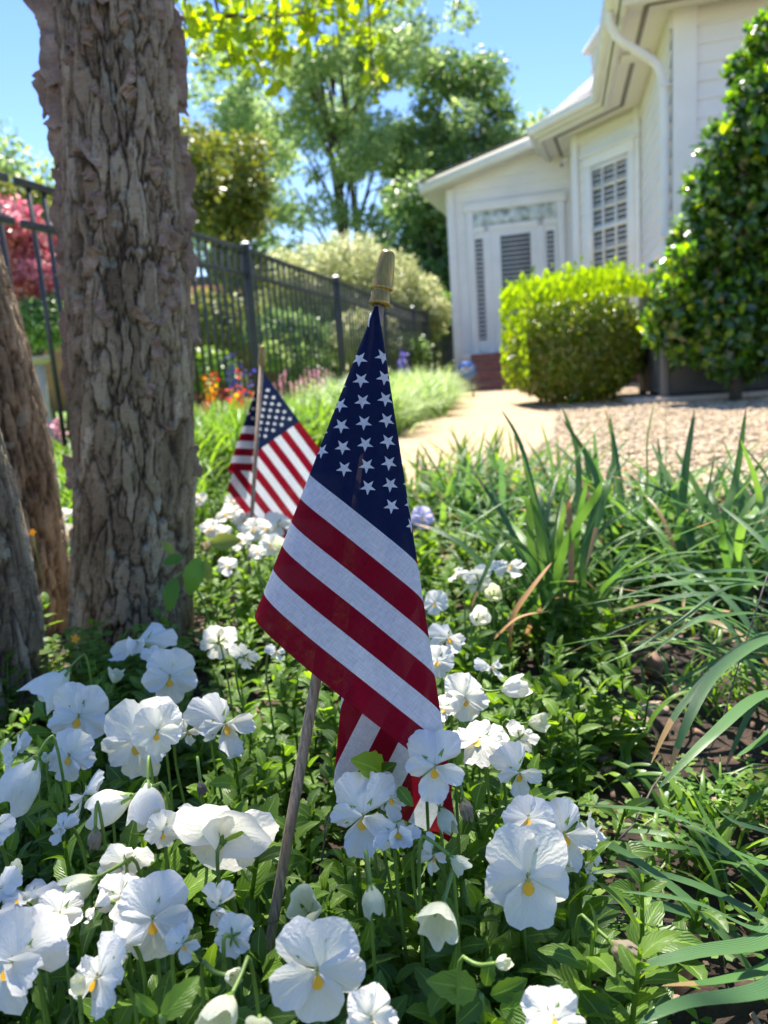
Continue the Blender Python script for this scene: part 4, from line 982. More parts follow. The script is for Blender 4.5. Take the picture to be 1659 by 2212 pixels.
P, d = blobs(B+B[:1]*0+[b_ for b_ in B if b_[3] < .15]*3, 4600, rng, .08); k = (P[:, 1] < hz+.35); leafcloud('new_growth', P[k]*1.0, d[k], .058, M['hollynew'], t, -.5, .7, rng)
mb = MB(); cI = atY(1640, 300, hz); hbv = np.array(hb_)
mb.tube([hbv, hbv+[.02, 0, .5], [(hbv[0]+cI[0])/2, hz, 1.2], [cI[0]+.1, hz, cI[2]]], [.05, .045, .035, .01], 8)
for bb in B[:24]: mb.tube([hbv+[.01, 0, max(.3, bb[2]*.45)], bb[:3]], [.014, .004], 5)
mb.build('trunk', M['farbark'], t, True)
# squared privet bush: leaves through a rounded box
rng = np.random.default_rng(62)
bl_ = atH(1108, 893, 0); br_ = atH(1385, 868, 0)
cx0, cx1 = bl_[0]+.12, br_[0]+.02; cy0 = 6.75; th_ = atY(1230, 640, 7.2)[2]
ctr = np.array([(cx0+cx1)/2, 7.35, th_/2+.02]); hs = np.array([(cx1-cx0)/2, .72, th_/2-.03])
n = 30000; d = rnd_dir(n, rng); q4 = (np.abs(d)**2.8).sum(1)**(-1/2.8); r = 1-.28*rng.random(n)**1.6
yy = fbm(d[:, 0]*5+3, d[:, 2]*5+d[:, 1]*4, 3, 5)-.5
P = ctr+d*q4[:, None]*hs*(r+yy*.22)[:, None]; P[:, 2] = np.maximum(P[:, 2], .05); P[:, 1] += .25*(P[:, 0]-cx0)*0
low = (P[:, 2] < .25) & (rng.random(n) < .35); P = P[~low]; d = d[~low]
t = thing('privet_bush', (ctr[0], ctr[1], 0), 'squared yellow-green clipped bush in front of the white bay', 'bush')
leafcloud('foliage', P, d, .036, M['bush'], t, -.15, .8, rng)
n = 5200; s = rng.random((n, 2))*2-1; edge = rng.random(n) < .75
base_ = np.stack([ctr[0]+s[:, 0]*hs[0]*.97, ctr[1]+s[:, 1]*hs[1]*.95, np.full(n, ctr[2]+hs[2]*1.0)], 1); lw = ~edge
base_[lw, 0] = ctr[0]-hs[0]*.98; base_[lw, 2] = ctr[2]+rng.uniform(-.8, 1, lw.sum())*hs[2]
g_ = .13*fbm(base_[:, 0]*14, base_[:, 1]*14, 3, 8)*2; e_ = np.maximum(abs(s[:, 0]), abs(s[:, 1])); base_[:, 2] += rng.random(n)*g_*1.3-.26*np.where(lw, 0, np.clip(e_-.55, 0, 1)**1.6); base_ = base_[rng.random(n) < np.where(lw, .6, 1)]; n = len(base_)
leafcloud('new_growth', base_, np.tile([-.1, -.1, 1.], (n, 1)), .045, M['bushnew'] if 'bushnew' in M else M.setdefault('bushnew', leafmat('privet_new_leaf', [(.17, .30, .02), (.28, .40, .03), (.22, .34, .03)], .4, .5, .5, veins=False)), t, -.9, .5, rng)
mb = MB()
for i in range(9):
    a = np.array([rng.uniform(cx0+.2, cx1-.2), 7.35+rng.uniform(-.2, .2), 0]); mb.tube([a, a+[rng.uniform(-.1, .1), 0, .35], a+[rng.uniform(-.3, .3), rng.uniform(-.3, .3), .9]], [.02, .014, .006], 6)
mb.build('stem', M['farbark'], t, True)

# ------------------------------------------------------------------ grassy borders
def bladecloud(name, base, L_, wd, mat, parent=None, rng=RNG, bend=.9, seg=5, tilt=.35, az=None):
    """arching narrow leaves as one mesh; base (n,3)"""
    n = len(base); a = rng.uniform(0, 2*math.pi, n) if az is None else az; el = rng.uniform(tilt*.2, tilt*1.6, n)   # lean from vertical
    hd = np.stack([np.cos(a), np.sin(a), np.zeros(n)], 1); sd = np.stack([-np.sin(a), np.cos(a), np.zeros(n)], 1)
    P = base.copy(); V = np.zeros((n, seg+1, 3, 3)); uv = np.zeros((n, seg+1, 3, 2)); bd = bend*rng.uniform(.4, 1.3, n)
    for k in range(seg+1):
        s = k/seg; ang = el+bd*s**1.5*1.6; dr = hd*np.sin(ang)[:, None]+np.array([0, 0, 1.])*np.cos(ang)[:, None]
        w_ = (wd*(1-.92*s**2.2)*(.7+.3*min(1, s*4)))[:, None]
        nn_ = np.cross(dr, sd)
        V[:, k, 0] = P-sd*w_/2; V[:, k, 1] = P+nn_*w_*.18; V[:, k, 2] = P+sd*w_/2
        uv[:, k, :, 0] = [0, .5, 1]; uv[:, k, :, 1] = s
        P = P+dr*(L_/seg)[:, None]
    idx = np.arange(n*(seg+1)*3).reshape(n, seg+1, 3); F = []
    for j in (0, 1): F.append(np.stack([idx[:, :-1, j], idx[:, :-1, j+1], idx[:, 1:, j+1], idx[:, 1:, j]], -1).reshape(-1, 4))
    return link(name, mesh_from(name, V.reshape(-1, 3), np.concatenate(F), uv.reshape(-1, 2)), mat, parent)
rng = np.random.default_rng(71)
def inband(n, P):
    P_ = np.array(P); x = rng.uniform(P_[:, 0].min(), P_[:, 0].max(), n*3); y = rng.uniform(P_[:, 1].min(), P_[:, 1].max(), n*3); k = inpoly(x, y, P); return np.stack([x[k], y[k]], 1)[:n]
def tufted(xy, nt_, r):
    c = xy[rng.integers(0, len(xy), nt_)]; k = rng.integers(0, nt_, len(xy)); o_ = c[k]+rng.normal(0, r, (len(xy), 2)); return np.concatenate([o_, np.full((len(xy), 1), .01)], 1)
bA = inband(9000, [(-.55, 5.2), (.0, 5.0), (.45, 6.6), (1.05, 10.6), (.75, 11.4), (.2, 9.8), (-.45, 7.2)])
bs = tufted(bA, 75, .06); o = bladecloud('border_grass', bs, rng.uniform(.3, .58, len(bs)), rng.uniform(.010, .019, len(bs)), M['liriope'], None, rng, 1.3, 6, .55)
tag(o, 'bright pale-green grassy border between the iron fence and the path', 'grass', kind='stuff')
bA = inband(5200, [(-1.1, 3.0), (-.75, 2.9), (-.1, 4.6), (-.3, 5.4), (-.85, 4.6)])
bs = tufted(bA, 70, .06); o = bladecloud('meadow_grass', bs, rng.uniform(.22, .42, len(bs)), rng.uniform(.012, .022, len(bs)), M['midgreen'], None, rng, .9, 5, .4)
tag(o, 'mid-green grassy plants behind the far flag', 'grass', kind='stuff')
bA = inband(6000, [(-1.6, 1.9), (-.7, 2.0), (-.65, 3.0), (-1.2, 3.3), (-1.9, 2.6)])
bs = tufted(bA, 60, .07); o = bladecloud('shade_grass', bs, rng.uniform(.15, .3, len(bs)), rng.uniform(.008, .014, len(bs)), M['midgreen'], None, rng, .9, 5, .4)
tag(o, 'green grassy plants glimpsed between the birch stems', 'grass', kind='stuff')
# flowers by the fence
def spikes(px, py, Y, n, r, mat, label, hh=.35, ls=.024, per=30, name='flower_spike'):
    c = atY(px, py, Y); t = thing(name, (c[0], Y, 0), label, 'flowers')
    pts = []; mb = MB()
    for i in range(n):
        b = np.array([c[0]+rng.normal(0, r), Y+rng.normal(0, r), 0]); h_ = hh*rng.uniform(.75, 1.2); mb.tube([b, b+[0, 0, h_]], .005, 5)
        for k in range(per): pts.append(b+[rng.normal(0, .018), rng.normal(0, .018), h_*rng.uniform(.55, 1.05)])
    P = np.array(pts); leafcloud('blooms', P, rnd_dir(len(P), rng), ls, mat, t, 0, 1, rng); mb.build('stem', M['stem'], t, True)
    bb = np.stack([c[0]+rng.normal(0, r*1.2, 260), Y+rng.normal(0, r*1.2, 260), np.full(260, .01)], 1)
    bladecloud('leaves', bb, rng.uniform(.1, .25, 260)*hh/.35, np.full(260, .014), M['midgreen'], t, rng, .7, 3, .4)
spikes(455, 860, 4.7, 4, .07, M['yellowfl'], 'yellow blooms by the fence just right of the peeling trunk', .42)
spikes(482, 880, 4.9, 6, .09, M['redfl'], 'orange-red flower spikes between the yellow and the violet blooms', .42)
spikes(505, 850, 5.2, 6, .08, M['purplefl'], 'violet-topped flower spikes left of the far flag', .52)
spikes(520, 880, 5.0, 5, .07, M['redfl'], 'red flower spikes right beside the far flag', .42)
spikes(430, 890, 4.6, 4, .05, M['redfl'], 'coral blooms at the foot of the fence touching the peeling trunk edge', .36)
spikes(690, 838, 8.6, 16, .20, M['pinkfl'], 'pale pink blooms in front of the fence between the two flags', .42, .05)
spikes(868, 815, 10.6, 5, .06, M['purplefl'], 'lilac flower spike against the fence right of the near flag', .55, .045)
spikes(60, 900, 5.2, 8, .1, M['pinkfl'], 'pink flowers behind the fence between the birch stems', .3, .04)

# ------------------------------------------------------------------ stick flags
def cdir(psi, dl):
    a, b = math.radians(psi), math.radians(dl); return (RT*math.cos(a)-UP*math.sin(a))*math.cos(b)-FW*math.sin(b)
def smoothpath(ctrl, n=1400):
    c = np.array(ctrl, float); m = len(c); out = []
    for i in range(m-1):
        p0, p1, p2, p3 = c[max(i-1, 0)], c[i], c[i+1], c[min(i+2, m-1)]
        for s in np.linspace(0, 1, 60, endpoint=False):
            out.append(.5*((2*p1)+(-p0+p2)*s+(2*p0-5*p1+4*p2-p3)*s*s+(-p0+3*p1-3*p2+p3)*s**3))
    out.append(c[-1]); return np.array(out)
def cloth(name, apex, ctrl, scale, parent, wrap=.0014, mid=96., wdt=15., nphi=420, nr=70, ripple=0.):
    """the cloth hangs from its upper hoist corner in radial folds; angles on the cloth are kept, so nothing stretches"""
    Q = smoothpath(ctrl); D = np.array([cdir(*q) for q in Q]); st = np.degrees(np.arccos(np.clip((D[1:]*D[:-1]).sum(1), -1, 1))); arc = np.concatenate([[0], np.cumsum(st)])
    print(name, 'arc', round(arc[-1], 1), 'phi at psi max', round(90-arc[np.argmax(Q[:len(Q)//2, 0])], 1), 'phi at first psi min after', round(90-arc[np.argmin(Q[:len(Q)*3//5, 0])], 1))
    cor = math.degrees(math.atan2(HOIST, FLY)); ph = np.sort(np.concatenate([np.linspace(90, 0, nphi), [cor]]))[::-1]
    psi = np.interp(90-ph, arc, Q[:, 0]); dl = np.interp(90-ph, arc, Q[:, 1]); V = []; UVs = []
    for a, p_, d_ in zip(ph, psi, dl):
        ar = math.radians(a); rm = min(FLY/max(1e-6, math.cos(ar)), HOIST/max(1e-6, math.sin(ar))); dv_ = cdir(p_, d_)
        for k in range(nr+1):
            r = rm*k/nr; q = r*scale; fall = min(1, .25+r/.08)
            off = -RT*wrap*(p_-mid)/wdt+(-FW)*.0046*(np.clip(d_/2.5, -1, 1.2))
            wv_ = (-FW)*ripple*math.sin(a*.35+r*26)*min(1, r/.1)
            V.append(apex+dv_*q+off+wv_); UVs.append((r*math.cos(ar), r*math.sin(ar)))
    n = len(ph); idx = np.arange(n*(nr+1)).reshape(n, nr+1)
    F = np.stack([idx[:-1, :-1], idx[:-1, 1:], idx[1:, 1:], idx[1:, :-1]], 2).reshape(-1, 4)
    o_ = link(name, mesh_from(name, np.array(V), F, np.array(UVs)), M['flag'], parent); return o_
def finial(base, ax, s, par):
    MB().lathe(base, ax, [(.0038*s, .001*s), (.0056*s, -.0004*s), (.0070*s, 0), (.0074*s, .0014*s), (.0070*s, .0030*s), (.0066*s, .0042*s), (.0068*s, .0085*s), (.0061*s, .0092*s), (.0061*s, .0099*s), (.0073*s, .0106*s), (.0072*s, .0120*s), (.0068*s, .0128*s), (.0067*s, .018*s), (.0063*s, .024*s), (.0056*s, .030*s), (.0050*s, .0345*s), (.0043*s, .0362*s), (.0020*s, .037*s)], 36).build('finial', M['gold'], par, True)
Zf = .52
pb = W(578, 2060, Zf+.004); pt = W(823, 640, Zf)
fl = thing('stick_flag', pb+(pb-pt)*.12, 'small cotton stars and stripes flag drooping on a stick, in sharp focus amid pansies', 'flag')
MB().tube([pb+(pb-pt)*.14, pb, pb*.5+pt*.5+RT*.001, pt], .0037, 20).build('stick', M['stick'], fl, True)
finial(W(819, 660, Zf), W(839, 540, Zf)-W(819, 660, Zf), 1.0, fl)
cloth('cloth', W(813, 666, Zf), [(100.6, .4), (100, -2.2), (103, -4.2), (108.5, -3.8), (111.0, -1.6), (111.0, .6), (108, 2.6), (102, 3.6), (95, 3.7), (88, 3.2), (83.2, 2.0), (81.3, .2), (81.9, -1.5), (82.4, -2.8), (81.4, -4.1), (81.6, -5.4), (83.5, -6.3), (88, -6.2), (92.4, -6.1), (94.9, -6.6), (95.3, -7.6), (93.4, -8.4), (90, -8.4), (87, -8.8), (86.4, -9.8), (89, -10.5), (93, -10.5), (95, -11.2), (94, -12.4), (90, -12.6), (87, -13), (86, -14)], 1.045, fl, ripple=.0011)
MB().tube([W(801, 676, Zf-.0055), W(797, 690, Zf-.006), W(796, 706, Zf-.0065)], .0004, 6).build('stitch', M['signwhite'], fl, True)
Z2 = 1.6
pb2 = W(543, 1130, Z2); pt2 = W(566, 770, Z2)
fl2 = thing('stick_flag', pb2+(pb2-pt2)*.6, 'blurred far stars and stripes flag with the stick crossing in front of its cloth', 'flag')
MB().tube([pb2+(pb2-pt2)*.75, pb2, pt2], .0043, 14).build('stick', M['stick'], fl2, True)
finial(W(565.5, 790, Z2), W(567, 745, Z2)-W(565.5, 790, Z2), 1.12, fl2)
cloth('cloth', W(564, 806, Z2)+FW*.006, [(93.5, -.5), (97, -2.2), (104, -2.4), (109, -3.0), (109.4, -4.4), (105, -5.6), (100.3, -6.0), (100, -4.8), (105, -4.2), (107, -3.4), (104, -2.6), (97, -2.6), (88, -3.4), (80, -2.4), (72, -3.4), (64, -2.6), (56, -3), (50, -3)], 1.0, fl2, wrap=.002, nphi=260, nr=40)

# ------------------------------------------------------------------ pansies
def petal_patch(al, L_, be, z0, cup, ruf, rng, nr=12, nth=21, notch=.0, tilt=0.):
    V = []; UVs = []; ph = rng.random(5)*6.28; k1, k2 = rng.uniform(3, 4.5), rng.uniform(8, 12)
    for i in range(nr+1):
        r = i/nr
        for j in range(nth):
            th = -1+2*j/(nth-1); c = math.cos(th*math.pi/2)
            rho = (max(0, c)**.38)*(1-notch*math.exp(-(th/.18)**2))+.020*math.sin(k2*th+ph[0])+.014*math.sin(23*th+ph[4])
            an = math.radians(al)+math.radians(be)*th*(.45+.55*r**.5) if True else 0
            rr = L_*(.03+r*.97*max(.04, rho)); z = z0+cup*r*r+tilt*r+ruf*r**2.4*(math.sin(k1*th*1.7+ph[1])+.5*math.sin(k2*th+ph[2]))+ruf*.35*math.sin(r*4+ph[3])+ruf*.55*r**4*math.sin(k2*2.1*th+ph[3])-.03*abs(th)*r
            V.append((rr*math.cos(an), rr*math.sin(an), z)); UVs.append((.5+th*.5, r))
    idx = np.arange((nr+1)*nth).reshape(nr+1, nth)
    F = np.stack([idx[:-1, :-1], idx[:-1, 1:], idx[1:, 1:], idx[1:, :-1]], 2).reshape(-1, 4)[:, ::-1]
    return np.array(V), F, np.array(UVs)
def joinp(parts):
    V = []; F = []; U_ = []; b = 0
    for v, f, u_ in parts: V.append(v); F.append(f+b); U_.append(u_); b += len(v)
    return np.concatenate(V), np.concatenate(F), np.concatenate(U_)
OPEN = []
for s in range(12):
    r_ = np.random.default_rng(300+s); j = lambda a: r_.uniform(-a, a)
    ruf = r_.uniform(.035, .07) if s < 9 else .026
    parts = [petal_patch(56+j(6), .54+j(.03), 66+j(8), -.035, -.08+j(.18), ruf, r_), petal_patch(122+j(6), .55+j(.03), 64+j(8), -.012, -.04+j(.18), ruf, r_),
             petal_patch(-16+j(6), .49+j(.03), 50+j(6), .012, .06+j(.14), ruf, r_), petal_patch(196+j(6), .49+j(.03), 56+j(5), .018, .06+j(.14), ruf, r_),
             petal_patch(-90+j(4), .52+j(.03), 68+j(6), .030, -.06+j(.14), ruf, r_, notch=.10)]
    V, F, U_ = joinp(parts); pm = mesh_from('petals', V, F, U_); 
    tv, tf, tu = petal_patch(-90, .175, 42, .052, .02, .004, r_, 6, 9); tm = mesh_from('throat', tv, tf, tu)
    e1v, e1f, _u = petal_patch(-90, .045, 80, .062, .0, .0, r_, 3, 7); em = mesh_from('eye', np.concatenate([e1v, e1v*[1, -1, 1]+[0, .01, 0]]), np.concatenate([e1f, e1f+len(e1v)]))
    OPEN.append((pm, tm, em))
def sepal_mesh(rng, closed=False):
    V = []; F = []; U_ = []; b = 0
    for k in range(5):
        a = k*2*math.pi/5+rng.uniform(-.2, .2); L_ = rng.uniform(.22, .30); wd = .055; n = 5; vs = []
        for i in range(n+1):
            s = i/n; w_ = wd*math.sin(math.pi*min(1, .12+s*.9))*1.1
            rad = (.02+L_*s) if not closed else .05+.10*math.sin(s*1.9); zz = (-.09+.05*s+.02*s*s) if not closed else -.10+L_*s*1.1
            ctr_ = np.array([math.cos(a)*rad, math.sin(a)*rad, zz]); sd_ = np.array([-math.sin(a), math.cos(a), 0])
            vs += [ctr_-sd_*w_/2, ctr_+np.array([0, 0, -.012]), ctr_+sd_*w_/2]; U_ += [(0, s), (.5, s), (1, s)]
        for i in range(n):
            for q in (0, 1): F.append([b+i*3+q, b+i*3+q+1, b+i*3+4+q, b+i*3+3+q])
        V += vs; b += len(vs)
    m_ = MB(); m_.lathe((0, 0, -.13), (0, 0, 1), [(.018, 0), (.045, .02), (.05, .05), (.03, .09)], 10); V = V+[np.array(v) for v in m_.V]; U_ += [(.5, .5)]*len(m_.V); F += [[i+b for i in f] for f in m_.F]
    return mesh_from('calyx', np.array(V), F, np.array(U_))
SEP = [sepal_mesh(np.random.default_rng(400+i)) for i in range(4)]; SEPC = [sepal_mesh(np.random.default_rng(410+i), True) for i in range(3)]
def closed_mesh(seed, flare, crumple):
    r_ = np.random.default_rng(seed); nr, nt_ = 14, 40; ph = r_.random(6)*6.28; V = []; U_ = []
    for i in range(nr+1):
        r = i/nr
        for j in range(nt_):
            a = 2*math.pi*j/nt_; lob = 1+.16*r*math.sin(3*a+ph[0])+.12*r*math.sin(5*a+ph[1])+crumple*r*math.sin(9*a+ph[2]+r*4)
            rad = (.05+.20*math.sin(min(1, r*1.6)*math.pi/2)+flare*r**2.2-.05*r**3)*lob
            z = -.06+r*.62*(1+.10*math.sin(2*a+ph[3])*r+.10*math.sin(5*a+ph[4])*r**3)+crumple*.5*math.sin(r*14+a*3+ph[5])*r
            V.append((rad*math.cos(a)*(1-.25*r*crumple*4), rad*math.sin(a), z)); U_.append((j/nt_, r))
    idx = np.arange((nr+1)*nt_).reshape(nr+1, nt_)
    F = np.stack([idx[:-1], np.roll(idx[:-1], -1, 1), np.roll(idx[1:], -1, 1), idx[1:]], 2).reshape(-1, 4)
    return mesh_from('petals', np.array(V), F, np.array(U_))
CLOSED = [closed_mesh(500+i, [.02, .10, .16, .06][i], .03) for i in range(4)]; WILT = [closed_mesh(520+i, -.04, .16) for i in range(3)]
# petals closing a side-on bloom are folded back: a variant with strongly swept petals
SWEPT = []
for s in range(4):
    r_ = np.random.default_rng(340+s); j = lambda a: r_.uniform(-a, a)
    parts = [petal_patch(62+j(8), .56, 52, -.05, -.25+j(.08), .05, r_), petal_patch(125+j(8), .58, 54, -.02, -.20+j(.1), .05, r_), petal_patch(-14+j(8), .46, 40, .0, .22+j(.08), .045, r_), petal_patch(195+j(8), .46, 40, .02, -.16+j(.1), .045, r_), petal_patch(-90, .54, 50, .03, .16+j(.1), .05, r_)]
    V, F, U_ = joinp(parts); SWEPT.append((mesh_from('petals', V, F, U_), OPEN[s][1], OPEN[s][2]))
# pansy leaf template (crenate edge)
def leaf_template(n=9, wmax=.42, cren=.05, fold=.10, droop=.22):
    V = []; U_ = []
    for i in range(n+1):
        s = i/n; w_ = wmax*(math.sin(math.pi*s**.85)**.75)*.5*(1 if 0 < i < n else .12)+.02; w_ *= 1+(cren*2.2 if i % 2 else -cren)
        z = .10*math.sin(s*2.2)-droop*s*s
        V += [(-w_, s, z+fold*w_*2), (-w_*.5, s, z+fold*w_*.5), (0, s, z), (w_*.5, s, z+fold*w_*.5), (w_, s, z+fold*w_*2)]; U_ += [(0, s), (.25, s), (.5, s), (.75, s), (1, s)]
    F = []
    for i in range(n):
        for j in range(4): F.append((i*5+j, i*5+j+1, (i+1)*5+j+1, (i+1)*5+j))
    return np.array(V, float), np.array(F), np.array(U_)
PL = leaf_template(); PL2 = leaf_template(7, .30, .03, .15, .35)
def clump(seed, nst=9, hmax=.135, spread=.075, ll=.036):
    r_ = np.random.default_rng(seed); T = []; D = []; H_ = []; S = []; mb = MB()
    for i in range(nst):
        a = r_.uniform(0, 6.28); rr = spread*r_.random()**.6; b = np.array([math.cos(a)*rr*.5, math.sin(a)*rr*.5, 0]); h_ = hmax*r_.uniform(.5, 1)
        e = np.array([math.cos(a)*rr*1.3, math.sin(a)*rr*1.3, h_]); mid_ = (b+e)/2+[math.cos(a)*.012, math.sin(a)*.012, -.004]; pts = [b, mid_, e]; mb.tube(pts, [.0022, .0018, .0012], 5, False)
        nl = int(h_/.0075); az = r_.uniform(0, 6.28)
        for k in range(nl):
            s = .15+.85*k/nl; p_ = b*(1-s)**2+2*mid_*s*(1-s)+e*s*s; az += 2.4+r_.uniform(-.4, .4); el = r_.uniform(-.1, .7)+.5*s**3
            T.append(p_); D.append((math.cos(az)*math.cos(el), math.sin(az)*math.cos(el), math.sin(el))); H_.append((r_.normal()*.3, r_.normal()*.3, 1)); S.append(ll*r_.uniform(.55, 1.25)*(1-.45*s**4))
    T = np.array(T); V, F, U_ = scatter(PL[0], PL[1], T, frames(np.array(D), np.array(H_)), np.array(S), PL[2]); b = len(V)
    F2 = np.array(mb.F)+b; return np.concatenate([V, np.array(mb.V)]), np.concatenate([F, F2]), np.concatenate([U_, np.full((len(mb.V), 2), .3)])
CL = [clump(600+i, 8+i % 3, [.14, .15, .125, .145, .11][i]) for i in range(5)]
CLM = [mesh_from('leaves', *c_) for c_ in CL]
FW_ = [0]
def put(name, me, mat, par, Mx, parM=None):
    """copy of a shared mesh as a child; Mx is its world matrix, parM the parent's world matrix"""
    o_ = bpy.data.objects.new(name, me); COL().objects.link(o_)
    if len(me.materials) == 0: me.materials.append(mat)
    elif me.materials[0] != mat: o_.material_slots[0].link = 'OBJECT'; o_.material_slots[0].material = mat
    o_.parent = par; o_.matrix_parent_inverse = parM.inverted() if parM is not None else par.matrix_basis.inverted(); o_.matrix_basis = Mx; return o_
def flower(plant, base, x, y, wpx, face=(0, 0, 1), kind='f', Z=None, roll=0., h=.165, col=None, stem=True, var=None):
    i = FW_[0]; FW_[0] += 1; r_ = np.random.default_rng(900+i)
    c = atH(x, y, h) if Z is None else W(x, y, Z); Zc = float((c-CP)@FW); S = wpx*Zc/FPX
    n_ = nrm(RT*face[0]+UP*face[1]-FW*face[2]); upv = UP if abs(np.dot(n_, UP)) < .93 else -n_[2]*FW+RT*.1
    upv = UP if abs(np.dot(n_, UP)) < .93 else (FW if face[1] > 0 else -FW)
    y_ = nrm(upv-n_*np.dot(upv, n_)); x_ = np.cross(y_, n_); a = math.radians(roll+r_.uniform(-6, 6)); x2 = x_*math.cos(a)+y_*math.sin(a); y2 = y_*math.cos(a)-x_*math.sin(a)
    sc0 = {'f': 1., 's': 1., 'b': 1.45, 'w': 1.5}[kind]; s = S*sc0
    if kind in 'bw': c = c-n_*s*.28
    Mx = Matrix(((x2[0]*s, y2[0]*s, n_[0]*s, c[0]), (x2[1]*s, y2[1]*s, n_[1]*s, c[1]), (x2[2]*s, y2[2]*s, n_[2]*s, c[2]), (0, 0, 0, 1)))
    pm = M['petal'] if col is None else M[col]
    if kind in 'fs':
        A_ = (OPEN if kind == 'f' else SWEPT); A_ = A_[(i % 9) % len(A_) if var is None else var]; f_ = put('flower', A_[0], pm, plant, Mx)
        put('throat', A_[1], M['throat'], f_, Mx, Mx); put('eye', A_[2], M['eye'], f_, Mx, Mx); put('calyx', SEP[i % 4], M['sepal'], f_, Mx, Mx)
    elif kind == 'b': f_ = put('bud', CLOSED[i % 4], M['budpetal'] if col is None else pm, plant, Mx); put('calyx', SEPC[i % 3], M['sepal'], f_, Mx, Mx)
    else: f_ = put('wilted_flower', WILT[i % 3], M['wilt'] if col is None else pm, plant, Mx); put('calyx', SEPC[i % 3], M['sepal'], f_, Mx, Mx)
    f_.matrix_parent_inverse = plant.matrix_basis.inverted()
    if stem:
        p0 = c-n_*s*.12; p1 = p0-n_*.010+np.array([0, 0, .004]); g_ = np.array([c[0]*.6+base[0]*.4, c[1]*.6+base[1]*.4, .0]) if kind in 'fs' else np.array([c[0]-n_[0]*.03, c[1]-n_[1]*.03, 0.])
        if kind in 'bw': p1 = p0-n_*.012; top = p1+np.array([-n_[0]*.012, -n_[1]*.012, .004]); P_ = [p0, p1, top, top*.5+g_*.5+[0, 0, .01], g_]
        else: P_ = [p0, p1, p1*.85+g_*.15-n_*.006, p1*.5+g_*.5, g_]
        P_ = [np.array(q, float) for q in P_]
        for _ in range(2): P_ = [P_[0]]+sum([[P_[q]*.75+P_[q+1]*.25, P_[q]*.25+P_[q+1]*.75] for q in range(len(P_)-1)], [])+[P_[-1]]
        sm_ = MB().tube(P_, .00115, 6); me = mesh_from('stem', np.array(sm_.V), sm_.F)
        link('stem', me, M['stem']); st_ = bpy.context.scene.collection.objects[-1] if False else None
        o_ = [q for q in COL().objects if q.data == me][0]; o_.parent = f_; o_.matrix_parent_inverse = Mx.inverted()
    return f_
